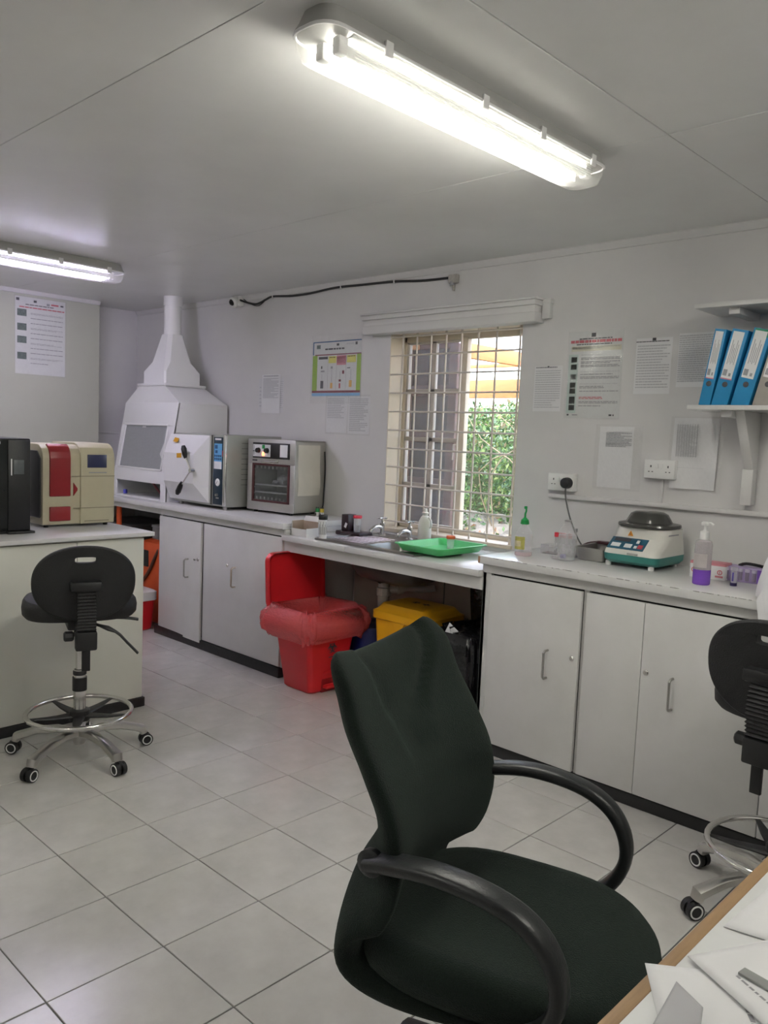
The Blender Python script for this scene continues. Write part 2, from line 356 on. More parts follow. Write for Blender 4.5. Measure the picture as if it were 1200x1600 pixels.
tag(o, 'brown fallen leaves scattered on the ground below the hedge', 'leaves', kind='stuff')
# pergola with corrugated sheet
M_tim = mat('orange_timber', (.64,.28,.10), .6, 0, .14, 6, .1, 40, aniso=(1,1,8))
pg = thing('pergola', 'orange timber pergola with white corrugated roof outside the window', 'pergola', (-.9, 4.0, 0))
MB().box(-3.4, 3.0, -.05, 0, 1.835, 1.985, .004).build('edge_beam', M_tim, pg)
for x in (-2.6, -1.35, .2, 1.45):
    MB().box(x-.025, x+.025, -1.6, .9, 2.065, 2.17, .003).build('rafter', M_tim, pg)
for y in (-1.25, .75): MB().box(-3.4, 3.0, y, y+.05, 2.172, 2.205, .003).build('purlin', M_tim, pg)
M_sheet = clear('white_roof_sheet', (.88,.91,.94), .06, .5)
MB().grid(lambda u, v: (-3.5+6.6*u, -1.65+3.3*v, 2.222+.010*math.sin(u*6.6/.076*2*math.pi)), 520, 4).build('roof_sheet', M_sheet, pg)
for x in (-3.3, 2.85):
    MB().cyl((x, -.025, .1), (x, -.025, 1.835), .045, seg=10).build('post', M_tim, pg); MB().cyl((x, -.025, 1.985), (x, -.025, 2.212), .04, seg=10).build('post_head', M_tim, pg)
# brown casement added outside to stand in for reflections in the closed sash
M_brown = mat('brown_frame_paint', (.16,.075,.055), .5, 0, .15, 20)
cs = thing('reflection_casement', 'added red-brown casement standing in for reflections in the left sash', 'casement', (-1.17, 2.60, .88))
def bars(h, w, cols, rows, t=.05):
    m = MB()
    for i in range(cols+1): m.box(w*i/cols-t/2, w*i/cols+t/2, -.02, .02, 0, h, .003)
    for k in range(rows+1): m.box(0, w, -.018, .018, h*k/rows-t/2, h*k/rows+t/2, .003)
    return m
cs.rotation_euler = (0, 0, R(-2))
bars(1.22, .80, 2, 4, .07).build('reflection_frame', M_brown, cs)
MB().box(.03, .77, -.003, .003, .03, 1.19).build('pane', clear('reflection_glass', (.15,.11,.10), .40, .05), cs)
# ================================================================== CABINETS AND WORKTOPS
FY, CT, SK = 1.55, .945, .875                  # cabinet front, worktop height, sink worktop height
def d_handle(parent, x, z, h=.125, y=0, ax='y', m=None):
    """D-shaped pull standing off a door; ax = direction the door faces (-y or +x)"""
    o = .032
    if ax == 'y': pts = [(x, y, z-h/2), (x, y-o, z-h/2), (x, y-o, z+h/2), (x, y, z+h/2)]
    mb = MB().tube([pts[0], (x, y-o*.7, z-h/2), (x, y-o, z-h/2+.008), (x, y-o, z+h/2-.008), (x, y-o*.7, z+h/2), pts[3]], .0055, 8)
    return mb.build('handle', m or M_steel, parent)
def lock(parent, x, z, y=0, key=False):
    mb = MB().lathe([(0,.004),(.008,.004),(.012,.0),(.012,-.004),(0,-.004)], 16, T=Matrix.Translation((x, y-.002, z)) @ Matrix.Rotation(R(90), 4, 'X'))
    mb.box(x-.001, x+.001, y-.0075, y-.005, z-.005, z+.005)
    if key: mb.box(x-.022, x+.001, y-.022, y-.0195, z-.006, z+.006, .001).cyl((x, y-.022, z), (x, y-.004, z), .003, seg=8)
    return mb.build('lock', M_chrome, parent)
def door(parent, x0, x1, z0=.062, z1=.858, ang=0, hinge='l', name='door', handle=None, lk=None, key=False, hm=None):
    w = x1-x0
    mb = MB().box(0, w, -.018, 0, z0, z1, .0015) if hinge == 'l' else MB().box(-w, 0, -.018, 0, z0, z1, .0015)
    d = mb.build(name, M_cab, parent); d.location = (x0 if hinge == 'l' else x1, 0, 0); d.rotation_euler = (0, 0, R(ang))
    off = 0 if hinge == 'l' else w
    if handle: d_handle(d, handle[0]-x0-off, handle[1], y=-.018, m=hm)
    if lk: lock(d, lk[0]-x0-off, lk[1], y=-.018, key=key)
    return d
# right base cabinet (origin at its front left foot)
rc = thing('base_cabinet', 'long white base cabinet right of the sink with a dark gap beside its first door', 'cabinet', (.69, FY, 0))
rx = lambda x: x-.69
MB().box(0, .02, .0, WY-FY-.01, .055, .905, .002).box(0, .048, -.0, .02, .055, .905, .002).box(0, 2.6, -.008, .02, .866, .905, .002).box(.02, 2.6, .03, WY-FY-.01, .055, .07).box(2.58, 2.6, 0, WY-FY-.01, .055, .905).box(.535, .56, .004, .02, .055, .87).build('carcass', M_cab, rc)
MB().box(.02, 2.58, .018, .03, .06, .87).build('interior_shade', M_black, rc)  # black sheet stands in for the shade inside the carcass
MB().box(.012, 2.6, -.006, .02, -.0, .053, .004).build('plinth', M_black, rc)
door(rc, rx(.744), rx(1.226), ang=-.3, handle=(rx(1.076), .51), lk=(rx(1.197), .561))
door(rc, rx(1.249), rx(1.510), name='fixed_panel')
door(rc, rx(1.512), rx(2.0), handle=(rx(1.648), .517), lk=(rx(1.534), .577))
door(rc, rx(2.004), rx(2.6), handle=(rx(2.5), .517))
mb = MB()
for z in (.25, .75):
    mb.box(rx(.739), rx(.747), -.022, -.012, z-.03, z+.03, .002)
mb.build('hinge', M_cab, rc)
rt = thing('worktop', 'white painted worktop slab right of the sink with chipped front edge', 'worktop', (.68, 1.515, .908))
MB().box(0, 2.62, 0, WY-1.515, 0, CT-.908, .004).build('slab', M_lam, rt)
mb = MB()
for k in range(60):
    x = random.uniform(.08, 1.3); mb.box(x, x+random.uniform(.004, .022), -.0003, .003, CT-.908-.003-random.random()*.002, CT-.908-.0012)
o = mb.build('edge_chips', mat('chip', (.36,.35,.34), .8, 0, .3, 80), rt); o['kind'] = 'stuff'
MB().box(0, .012, -.0005, .10, .003, CT-.908-.003).build('bare_corner', mat('bare_wood', (.36,.22,.14), .7, 0, .2, 30), rt)
# left base cabinet
lc = thing('base_cabinet', 'white two-door base cabinet under the autoclave, keys in its left lock', 'cabinet', (-2.165, FY, 0))
lx = lambda x: x+2.165
MB().box(0, .018, 0, WY-FY-.01, .06, .905).box(lx(-.80), lx(-.78), 0, WY-FY-.01, .06, .905).box(0, lx(-.79), -.006, .02, .864, .905, .002).box(.018, lx(-.8), .03, WY-FY-.01, .06, .08).build('carcass', M_cab, lc)
MB().box(.018, lx(-.80), .018, .03, .066, .87).build('interior_shade', M_black, lc)  # black sheet in place of the shade behind these doors
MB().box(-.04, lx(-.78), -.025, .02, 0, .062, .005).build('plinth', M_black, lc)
M_brass = mat('worn_handle', (.50,.44,.36), .35, 1, .1, 40)
door(lc, .006, lx(-1.622), z0=.045, z1=.857, ang=-1.2, hinge='l', handle=(lx(-1.774), .535), lk=(lx(-1.652), .608), key=True)
door(lc, lx(-1.606), lx(-.788), z0=.068, z1=.857, handle=(lx(-1.246), .549), lk=(lx(-1.332), .614), hm=M_brass)
lt = thing('worktop', 'white worktop slab along window wall under fume hood and autoclave', 'worktop', (-3.58, 1.515, .908))
MB().prism([(.235,0),(2.815,0),(2.815,WY-1.517),(0,WY-1.517),(0,.16),(.235,.16)], 'z', 0, CT-.908, .004).build('slab', M_lam, lt)
MB().box(.235, 1.42, .036, .058, -.043, -.001, .002).build('fascia', M_cab, lt)
MB().box(2.79, 2.81, .03, WY-1.518, -.033, -.001, .002).build('end_fascia', M_cab, lt)
# sink worktop
st = thing('worktop', 'lower white worktop around the steel sink between two cabinets', 'worktop', (-.776, 1.515, SK-.032))
sx = lambda x: x+.776
bx0, bx1, by0, by1 = -.20, .115, 1.63, 1.955           # bowl opening
mb = MB().box(0, sx(bx0-.03), 0, WY-1.518, 0, .032, .004).box(sx(bx1+.03), sx(.689), 0, WY-1.518, 0, .032, .004)
mb.box(sx(bx0-.03), sx(bx1+.03), 0, by0-.03-1.515, 0, .032, .004).box(sx(bx0-.03), sx(bx1+.03), by1+.03-1.515, WY-1.518, 0, .032, .004)
mb.build('slab', M_lam, st)
MB().box(0, sx(.69), .03, .05, -.066, -.0005, .003).build('fascia', M_cab, st)
# ------------------------------------------------------------------ sink with taps and waste
M_sink = mat('worn_sink_steel', (.33,.315,.30), .3, 1, .12, 14, .06, 60)
sk_ = thing('kitchen_sink', 'stainless steel inset sink with drainer below the window', 'sink', (-.04, 1.79, SK))
lx_ = lambda x: x+.04
ly_ = lambda y: y-1.79
mb = MB()
outer = [(-.52,1.56),(.22,1.56),(.22,2.08),(-.52,2.08)]
mb.box(lx_(-.52), lx_(bx0), ly_(1.56), ly_(2.09), .0005, .006, .002).box(lx_(bx1), lx_(.24), ly_(1.56), ly_(2.09), .0005, .006, .002)
mb.box(lx_(bx0), lx_(bx1), ly_(1.56), ly_(by0), .0005, .006, .002).box(lx_(bx0), lx_(bx1), ly_(by1), ly_(2.09), .0005, .006, .002)
mb.tube([(lx_(-.52), ly_(1.56), .006), (lx_(.24), ly_(1.56), .006), (lx_(.24), ly_(2.09), .006), (lx_(-.52), ly_(2.09), .006)], .006, 8, closed=True)
mb.build('rim', M_sink, sk_)
mb = MB()
for k in range(7):
    y = 1.66+k*.045; mb.tube([(lx_(-.48), ly_(y), .0055), (lx_(-.23), ly_(y), .0045)], .004, 6)
mb.build('drainer_ribs', M_sink, sk_)
bcx, bcy, hx, hy = (bx0+bx1)/2, (by0+by1)/2, (bx1-bx0)/2, (by1-by0)/2
rg = [[Vector(p)-Vector((-.04,1.79,0)) for p in rrect(hx-a, hy-a, .06, z, 5, bcx, bcy)] for a, z in ((-.004,.005),(0,.004),(.004,-.01),(.012,-.13),(.03,-.155),(.12,-.165),(.14,-.1655))]
bo = MB().rings(rg, cap0=False).build('bowl', M_sink, sk_)
mo = bo.modifiers.new('thick', 'SOLIDIFY'); mo.thickness = .002; mo.offset = 1
MB().lathe([(0,.003),(.012,.003),(.028,.006),(.034,.003),(.034,0),(0,0)], 20, (bcx+.04, bcy-1.79, -.165)).build('drain', M_chrome, sk_)
# outside of the bowl seen under the worktop: wide dark pressed pan
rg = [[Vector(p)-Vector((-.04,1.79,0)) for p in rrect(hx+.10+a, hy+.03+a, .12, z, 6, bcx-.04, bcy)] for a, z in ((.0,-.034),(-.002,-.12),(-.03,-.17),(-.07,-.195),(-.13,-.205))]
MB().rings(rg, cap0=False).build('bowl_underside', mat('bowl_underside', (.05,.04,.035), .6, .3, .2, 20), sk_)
M_pvc = mat('grey_pvc', (.44,.42,.39), .5, 0, .06, 30)
px, py = bcx+.04-.288, .16
mb = MB().cyl((px, py, -.18), (px, py, -.25), .024).lathe([(0,-.42),(.026,-.42),(.034,-.40),(.036,-.34),(.044,-.335),(.044,-.29),(.034,-.285),(.034,-.26),(0,-.26)], 18, (px, py, 0))
wt = mb.build('bottle_trap', M_pvc, sk_)
MB().tube([(px, py, -.30), (px+.06, py+.05, -.30), (px+.10, py+.11, -.29), (px+.20, py+.13, -.285), (px+.26, py+.165, -.27)], .021, 10, smooth=4).cyl((px+.06, py+.05, -.30), (px+.08, py+.08, -.295), .030).build('waste_pipe', M_pvc, wt)
MB().tube([(px-.03, py, -.2), (px-.045, py-.01, -.24), (px, py-.03, -.26), (px+.07, py+.02, -.22), (px+.12, py+.1, -.17)], .006, 6, smooth=5).tube([(px+.16, py+.13, -.1), (px+.15, py+.12, -.20), (px+.14, py+.12, -.26)], .006, 6, smooth=5).build('supply_hose', M_black, sk_)
def tap(x, y, label):
    t = thing('pillar_tap', label, 'tap', (x, y, SK+.005), R(-8), 'sink taps')
    MB().lathe([(0,0),(.024,0),(.024,.006),(.014,.012),(.013,.05),(.017,.058),(.016,.075),(.009,.082),(.008,.10),(0,.10)], 18).build('body', M_chrome, t)
    MB().tube([(0,0,.045),(0,-.03,.055),(0,-.06,.052),(0,-.085,.035),(0,-.088,.02)], [.013,.009], 10, smooth=4).build('spout', M_chrome, t)
    mb = MB().lathe([(0,.098),(.010,.098),(.011,.108),(.006,.114),(0,.114)], 14)
    for a in (20, 110): mb.tube([(-.032*math.cos(R(a)), -.032*math.sin(R(a)), .106), (.032*math.cos(R(a)), .032*math.sin(R(a)), .106)], .0055, 8)
    mb.build('cross_handle', M_chrome, t)
tap(-.455, 2.045, 'left chrome pillar tap, further from the tray, behind the steel sink')
tap(-.215, 2.03, 'right chrome pillar tap, beside the white squeeze bottle, behind the sink')
# ================================================================== PENINSULA
pn = thing('peninsula_cabinet', 'grey-white floor cabinet behind the left stool with two analysers on top', 'cabinet', (-.846, .656, 0))
MB().box(-.75, -.018, -2.9, 0, .05, .913, .002).build('carcass', M_pen, pn)
MB().box(-.77, .008, -2.92, .012, 0, .05, .004).build('plinth', M_black, pn)
for a, b in ((-.362, -.002), (-.965, -.366), (-1.57, -.969), (-2.17, -1.574)):
    MB().box(-.017, 0, a, b, .052, .905, .0015).build('front_panel', M_pen, pn)
MB().box(-.80, .028, -2.95, .045, .914, .936, .003).build('top_slab', M_lam, pn)
PT = .936
# ================================================================== DESK
M_desk = mat('desk_white_top', (.70,.71,.71), .35, 0, .02, 10)
M_edge = mat('desk_edge_wood', (.30,.185,.09), .5, 0, .2, 6, .1, 60, aniso=(30,3,30))
dk = thing('desk', 'white-topped desk with brown wooden edge in lower right corner', 'desk', (2.515, -1.05, 0))
MB().box(.0, .8, 0, 1.75, .732, .752, .001).build('desktop', M_desk, dk)
MB().box(-.006, .0145, -.006, 1.756, .728, .7535, .003).build('edge_strip', M_edge, dk)
for x, y in ((.17,.08),(.75,.08),(.17,1.67),(.75,1.67)): MB().box(x-.022, x+.022, y-.022, y+.022, 0, .732, .003).build('leg', M_steel, dk)
MB().box(.17, .77, .1, .13, .66, .731).box(.17, .77, 1.62, 1.65, .66, .731).build('apron', M_desk, dk)
# ================================================================== FUME HOOD
fh = thing('fume_hood', 'white fume hood with glazed sloping front and pipe up to the ceiling', 'fume hood', (-2.58, 1.60, CT))
HW, HD = .38, .52
side = [(0,0),(.0,.14),(.10,.72),(HD,.72),(HD,0)]
for x in (-HW, HW-.014): MB().prism(side, 'x', x, x+.014, .002).build('side_panel', M_offw, fh)
MB().box(-HW+.014, HW-.014, HD-.012, HD-.002, 0, .72).box(-HW+.014, HW-.014, .004, HD-.012, 0, .012).build('back_panel', M_offw, fh)
SL = math.atan2(.10, .58); TM = Matrix.Translation((0,0,.14)) @ Matrix.Rotation(-SL, 4, 'X'); L = math.hypot(.10, .58)
mb = MB().box(-HW, HW, -.004, .012, .415, L, .003, T=TM).box(-HW, HW, -.004, .012, 0, .09, .003, T=TM).box(-HW, -.315, -.004, .012, .09, .415, .002, T=TM).box(.285, HW, -.004, .012, .09, .415, .002, T=TM)
mb.box(-HW, HW, -.003, .012, .125, .145, .002).box(-HW, -HW+.05, -.003, .012, .0, .13, .002).box(HW-.07, HW, -.003, .012, .0, .13, .002).build('front_frame', M_offw, fh)
mb = MB()
for a in ((-.33,-.315,.08,.425), (.285,.30,.08,.425), (-.33,.30,.078,.092), (-.33,.30,.412,.426)): mb.box(a[0], a[1], -.010, -.003, a[2], a[3], .002, T=TM)
wf = mb.build('window_trim', M_white, fh)
M_frost = clear('frosted_pane', (.62,.64,.65), .12, .25)
MB().box(-.315, .285, .002, .006, .09, .415, T=TM).build('pane', M_frost, fh)
MB().prism([(.285,.30),(.285,.165),(.245,.205)], 'y', -.007, -.0055, T=TM).box(-.06, -.01, -.007, -.0045, .395, .408, T=TM).build('torn_tape', M_paper, fh)
rr = lambda hx, y0, y1, z: [(-hx,y0,z),(hx,y0,z),(hx,y1,z),(-hx,y1,z)]
MB().rings([rr(HW,.10,HD,.72), rr(.185,.10,.44,.845)], cap0=True).build('tapered_top', M_offw, fh)
MB().box(-.195, .195, .09, .45, .845, .865, .003).build('collar_plate', M_offw, fh)
oc = lambda hx, hy, ch, z, cy=.27: [(sx_*a, cy+sy_*b, z) for sx_, sy_, pr in ((1,-1,0),(1,1,1),(-1,1,0),(-1,-1,1)) for a, b in (((hx-ch),hy),(hx,(hy-ch)))[::(1 if pr else 1)]]
def octo(hx, hy, ch, z, cy=.27): return [(hx-ch,cy-hy,z),(hx,cy-hy+ch,z),(hx,cy+hy-ch,z),(hx-ch,cy+hy,z),(-hx+ch,cy+hy,z),(-hx,cy+hy-ch,z),(-hx,cy-hy+ch,z),(-hx+ch,cy-hy,z)]
MB().rings([octo(.155,.155,.012,.865), octo(.155,.155,.012,.955), octo(.115,.115,.03,1.03), octo(.066,.066,.027,1.24)]).build('duct_cone', M_offw, fh)
MB().cyl((0,.27,1.235), (0,.27,1.535), .064, seg=24).cyl((0,.27,1.455), (0,.27,1.535), .07, seg=24).build('exhaust_pipe', M_offw, fh)
# red hose and bits inside it
hs = thing('rubber_hose', 'dark red rubber hose lying inside the fume hood opening', 'hose', (-2.50, 1.70, CT+.012))
MB().tube([(-.10,.02,.105),(-.04,0,.10),(.04,-.01,.06),(.10,.0,.022),(.15,.03,.012)], .009, 8, smooth=5).build('tubing', mat('red_rubber', (.14,.015,.02), .5, 0, .1, 40), hs)
MB().box(.12, .2, .01, .07, 0, .028, .01).build('burner_foot', M_dkgrey, hs)
bl = thing('bottle_cap', 'small blue plastic cap in left corner of fume hood', 'cap', (-2.885, 1.66, CT+.012))
MB().lathe([(0,0),(.016,0),(.016,.028),(.013,.032),(0,.032)], 16).build('cap_body', mat('blue_cap', (.05,.05,.35), .4), bl)
# ================================================================== AUTOCLAVE
ac = thing('autoclave', 'steel benchtop autoclave with faceted door and black-knobbed locking arm', 'autoclave', (-1.83, 1.645, CT))
MB().box(-.305, .305, .0, .46, .022, .505, .004).build('housing', M_dsteel, ac)
mb = MB()
for k in range(9):
    for y0 in (.12, .25):
        mb.box(.304, .3065, y0, y0+.06, .17+.035*k, .174+.035*k)
mb.build('side_vents', mat('vent_shadow', (.20,.21,.19), .6, .3, .1, 30), ac)
MB().box(-.305, .16, -.012, 0, .024, .503, .003).box(.16, .302, -.006, 0, .026, .503, .002).build('front_plate', M_dsteel, ac)
x0, x1 = -.335, .148
base = [(x0,-.012,.04),(x1,-.012,.04),(x1,-.012,.495),(x0,-.012,.495)]
mid = [(x0,-.03,.04),(x1,-.03,.04),(x1,-.03,.495),(x0,-.03,.495)]
fr = [(x0+.02,-.095,.165),(.055,-.095,.165),(.055,-.095,.365),(x0+.02,-.095,.365)]
dr = MB().rings([base, mid, fr]).build('door_cover', M_offw, ac, ang=10)
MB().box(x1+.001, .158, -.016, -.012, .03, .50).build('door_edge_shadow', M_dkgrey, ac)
hub = Vector((.06,-.095,.255))
la = MB().cyl(hub, hub+Vector((0,-.03,0)), .016).tube([hub+Vector((0,-.022,0)), (-.005,-.125,.36)], .005, 8).tube([hub+Vector((0,-.022,0)), (-.05,-.125,.14)], .005, 8).build('locking_arm', M_chrome, ac)
for a, b in (((.004,-.124,.335), (-.02,-.127,.42)), ((-.035,-.124,.17), (-.085,-.128,.085))):
    MB().tube([a, Vector(a).lerp(Vector(b), .35), Vector(a).lerp(Vector(b), .75), b], [.010,.018,.020,.012], 12).build('grip', M_bplas, la)
pl = MB().box(.168, .272, -.010, -.0065, .035, .488, .002).build('control_panel', mat('dark_teal_panel', (.012,.032,.055), .3, 0, .05, 20), ac)
lb = MB().box(.176, .264, -.0118, -.0099, .275, .445).build('keypad', mat('light_blue_keypad', (.14,.42,.72), .35, 0, .05, 20), pl)
MB().box(.176, .264, -.0122, -.0117, .275, .325).box(.185, .255, -.0122, -.0117, .468, .48).build('panel_text', M_paper, pl)
mb = MB()
for i in range(4):
    for j in range(2): mb.box(.180+i*.021, .196+i*.021, -.0125, -.0117, .335+j*.02, .349+j*.02, .0005)
mb.box(.185,.215, -.0125, -.0117, .41, .435).box(.19,.215,-.0125,-.0117,.38,.40).build('keys', mat('dark_blue_key', (.015,.08,.22), .4), lb)
MB().lathe([(0,.004),(.021,.004),(.026,0),(.026,-.008),(.022,-.010),(0,-.010)], 24, T=Matrix.Translation((.22,-.011,.185)) @ Matrix.Rotation(R(90),4,'X')).build('pressure_gauge', M_white, pl)
MB().box(.219,.221,-.0165,-.0152,.172,.198,T=Matrix.Translation((.22,0,.185)) @ Matrix.Rotation(R(40),4,'Y') @ Matrix.Translation((-.22,0,-.185))).build('needle', M_dink, pl)
MB().lathe([(0,.016),(.008,.016),(.010,0),(0,0)], 14, T=Matrix.Translation((.22,-.010,.10)) @ Matrix.Rotation(R(90),4,'X')).box(.203, .237, -.0112, -.0098, .075, .084).build('drain_knob', M_steel, pl)
MB().box(.28, .305, -.014, .003, .028, .503, .004).build('chrome_trim', M_chrome, ac)
MB().box(.266, .272, -.012, -.009, .36, .40).build('brand_mark', mat('red_mark', (.45,.06,.06), .4), pl)
for x in (-.26, .27):
    for y in (.02, .42): MB().cyl((x, y, 0), (x, y, .023), .014, seg=12).build('foot', M_steel, ac)
for (x, z, r) in ((-.215,.455,6), (-.12,.350,-4)):
    yy = -.062 if z > .4 else -.097
    MB().box(x-.028, x+.03, yy-.001, yy, z-.016, z+.016, T=Matrix.Translation((x,yy,z)) @ Matrix.Rotation(R(-26 if z > .4 else 0),4,'X') @ Matrix.Rotation(R(r),4,'Y') @ Matrix.Translation((-x,-yy,-z))).build('yellow_sticker', M_yellow, ac)
# ================================================================== INCUBATOR
ib = thing('drying_oven', 'steel laboratory oven with glazed door, black control strip, beside autoclave', 'oven', (-1.268, 1.815, CT), R(7.5))
IW, ID, IH = .213, .293, .487
M_ibs = mat('brushed_front', (.52,.51,.50), .35, .7, .05, 30, .05, 80)
M_ibd = mat('oven_interior', (.72,.73,.73), .5, .0, .1, 30)
mb = MB().box(-IW, -IW+.012, 0, ID, .016, IH, .003).box(IW-.012, IW, 0, ID, .016, IH, .003).box(-IW, IW, 0, ID, IH-.012, IH, .003).box(-IW, IW, 0, ID, .016, .028, .003).box(-IW, IW, ID-.012, ID, .016, IH, .003)
mb.build('housing', mat('oven_side_steel', (.50,.485,.44), .42, .45, .06, 10), ib)
fa = MB().box(-IW, IW, -.004, .012, .325, IH, .002).box(-IW, IW, -.004, .012, .016, .075, .002).box(-IW, -.168, -.004, .012, .075, .325, .002).box(.172, IW, -.004, .012, .075, .325, .002).build('front_panel', M_ibs, ib)
MB().box(-.168, .172, .014, .24, .065, .072).box(-.168, .172, .235, .245, .07, .33).box(-.178, -.168, .013, .24, .07, .33).box(.172, .182, .013, .24, .07, .33).box(-.168, .172, .014, .24, .326, .333).build('chamber', M_ibd, ib)
cp = MB().box(-.165, .168, -.0085, -.004, .362, .465, .002).build('control_panel', M_bplas, ib)
MB().box(-.160, -.002, -.0105, -.0084, .372, .452).box(.085, .150, -.0105, -.0084, .375, .455).build('panel_label', M_paper, cp)
MB().lathe([(0,.020),(.015,.020),(.018,0),(0,0)], 18, T=Matrix.Translation((-.108,-.010,.413)) @ Matrix.Rotation(R(90),4,'X')).build('dial', M_bplas, cp)
MB().lathe([(0,.020),(.015,.020),(.018,0),(0,0)], 18, T=Matrix.Translation((-.03,-.010,.413)) @ Matrix.Rotation(R(90),4,'X')).build('dial', M_bplas, cp)
MB().box(-.072,-.052,-.017,-.0100,.425,.45,.002).build('rocker_switch', M_dgreen, cp)
MB().box(-.074,-.054,-.015,-.0100,.378,.402,.003).build('pilot_lamp', mat('lit_red_lamp', (.9,.15,.05), .3, emit=3., ecol=(1,.18,.06)), cp)
MB().box(-.152,-.149,-.0112,-.0104,.38,.445).box(-.156,-.145,-.014,-.0104,.405,.411).build('slider', M_dink, cp)
MB().box(-.168, -.125, -.0062, -.0038, .342, .351).build('maker_plate', M_dink, fa)
MB().tube([(-.065,-.004,.343),(-.065,-.022,.343),(.055,-.022,.343),(.055,-.004,.343)], .006, 8).box(-.075, .07, -.006,-.0038,.333,.353).build('door_handle', M_chrome, ib)
dr = MB()
for a in ((-.168,-.150,.072,.328), (.154,.172,.072,.328), (-.168,.172,.072,.086), (-.168,.172,.314,.328)): dr.box(a[0], a[1], -.008, .006, a[2], a[3], .003)
dr = dr.build('door_gasket', mat('maroon_gasket', (.07,.014,.016), .5, 0, .2, 30), ib)
MB().box(-.152, .156, -.003, .0, .084, .316).build('door_glass', clear('oven_glass', (.5,.52,.52), .97, .03), ib)
mb = MB()
for k in range(8):
    for z in (.098, .302): mb.box(-.125+.035*k-.006, -.125+.035*k+.006, .0005, .004, z-.008, z+.008)
for k in range(5):
    for x in (-.147, .150): mb.box(x-.003, x+.003, .0005, .004, .125+.04*k, .133+.04*k)
mb.build('shelf_clips', M_white, ib)
for z in (.135, .185):
    MB().box(-.166,.170,.010,.016,z-.004,z+.006,.001).build('shelf_lip', M_white, ib)
    mb = MB().tube([(-.165,.03,z),(.17,.03,z)], .0055, 6).tube([(-.165,.21,z),(.17,.21,z)], .004, 6)
    for k in range(14): mb.tube([(-.155+.024*k,.03,z),(-.155+.024*k,.21,z)], .002, 5)
    mb.build('wire_shelf', M_white, ib)
for (x, y) in ((-.16,.03),(.16,.03),(-.16,.24),(.16,.24)): MB().cyl((x,y,0),(x,y,.018), .014, seg=10).build('foot', M_bplas, ib)
MB().tube([(IW+.003, ID-.01, .42),(IW+.012, ID-.01, .3),(IW+.006, ID-.01, .12),(IW+.02, ID-.03, .06),(IW+.04, ID-.07, .03),(IW+.01, ID-.03, .012)], .005, 6, smooth=4).build('power_cord', M_black, ib)
gz = thing('gauze_bundle', 'crumpled white gauze lying on upper shelf inside the oven', 'gauze', (-1.245, 1.91, CT+.1915), R(7.5))
def blob(rx, ry, rz, seed, amp=.18, nu=16, nv=10):
    r = random.Random(seed); ph = [r.uniform(0,6) for _ in range(6)]
    out = []
    for j in range(nv+1):
        t = math.pi*j/nv; ring = []
        for i in range(nu):
            a = 2*math.pi*i/nu; k = 1+amp*(math.sin(3*a+ph[0]+2*t)+math.sin(5*a+ph[1]-3*t)*.6+math.sin(7*t+ph[2]+2*a)*.4)
            ring.append((rx*k*math.sin(t)*math.cos(a)+1e-4*math.cos(a), ry*k*math.sin(t)*math.sin(a)+1e-4*math.sin(a), rz*(1-math.cos(t)*k)))
        out.append(ring)
    return MB().rings(out)
blob(.052, .035, .028, 5).build('gauze', M_paper, gz)
gz2 = blob(.03, .02, .012, 9).build('loose_end', M_paper, gz); gz2.location = (-.065, -.01, 0)
pp = thing('paper_sheet', 'cream paper sheet taped to right side of the laboratory oven', 'paper', (-1.268, 1.815, CT), R(7.5))
MB().grid(lambda u, v: (IW+.003+.010*math.sin(u*3.14)*(1-v)**2+.003*math.sin(v*9), .025+.215*u+.006*math.sin(v*5), .13+.33*v), 10, 14).build('sheet', mat('cream_paper', (.66,.63,.55), .7, 0, .05, 20), pp)
# ================================================================== ANALYSERS ON THE PENINSULA
an = thing('blood_analyser', 'cream benchtop analyser with red panels and small blue screen', 'analyser', (-1.20, .275, PT))
AD = .36                                                      # front faces +x; local x = 0 is the front, y runs along the bench
def front_prof(r, h): return [(-AD,.014),(-.004,.014),(0,.02),(0,h-r)]+[(-r+r*math.cos(R(a)), h-r+r*math.sin(R(a))) for a in (20,45,70,90)]+[(-AD,h)]
body = MB().prism([(p[0],p[1]) for p in front_prof(.07,.435)], 'y', .0, .395, .004).build('housing', M_cream, an)
MB().prism(front_prof(.08,.445), 'y', .20, .392, .005, T=Matrix.Translation((.012,0,0))).build('right_module', M_cream, an)
MB().prism([(-AD+.02,.05),(-.03,.05),(-.02,.06),(-.02,.36),(-.06,.40),(-AD+.02,.40)], 'y', -.006, .004, .003).build('side_cover', M_dkgrey, an)
rp = lambda h0, h1: [(-.02,h0),(.012,h0)]+([(.012,.365)]+[(-.058+.07*math.cos(R(a)), .365+.078*math.sin(R(a))) for a in (25,50,72)]+[(-.06,.43)] if h1 is None else [(.012,h1),(-.02,h1)])
MB().prism(rp(.165, None), 'y', .035, .145, .004).build('upper_red_panel', mat('dull_red_plastic', (.25,.010,.014), .4, 0, .06, 30), an)
MB().prism(rp(.035, .11), 'y', .035, .145, .004).build('lower_red_panel', MATS['dull_red_plastic'], an)
MB().prism([(.163,.235),(.185,.205),(.185,.195),(.163,.165)], 'x', -.002, .006, .001).build('red_arrow', MATS['dull_red_plastic'], an)
MB().box(.010, .0145, .235, .345, .315, .385, .002).build('screen', mat('dim_blue_screen', (.035,.04,.10), .2, 0, .05, 20), an)
MB().box(.0095, .0135, .245, .345, .286, .292).build('screen_caption', M_ink, an)
MB().box(.0085, .0130, .15, .392, .268, .2715).box(.0085, .0130, .16, .392, .098, .1015).box(.0085, .0130, .22, .36, .027, .031).build('panel_seams', mat('cream_shadow', (.2,.18,.13), .7), an)
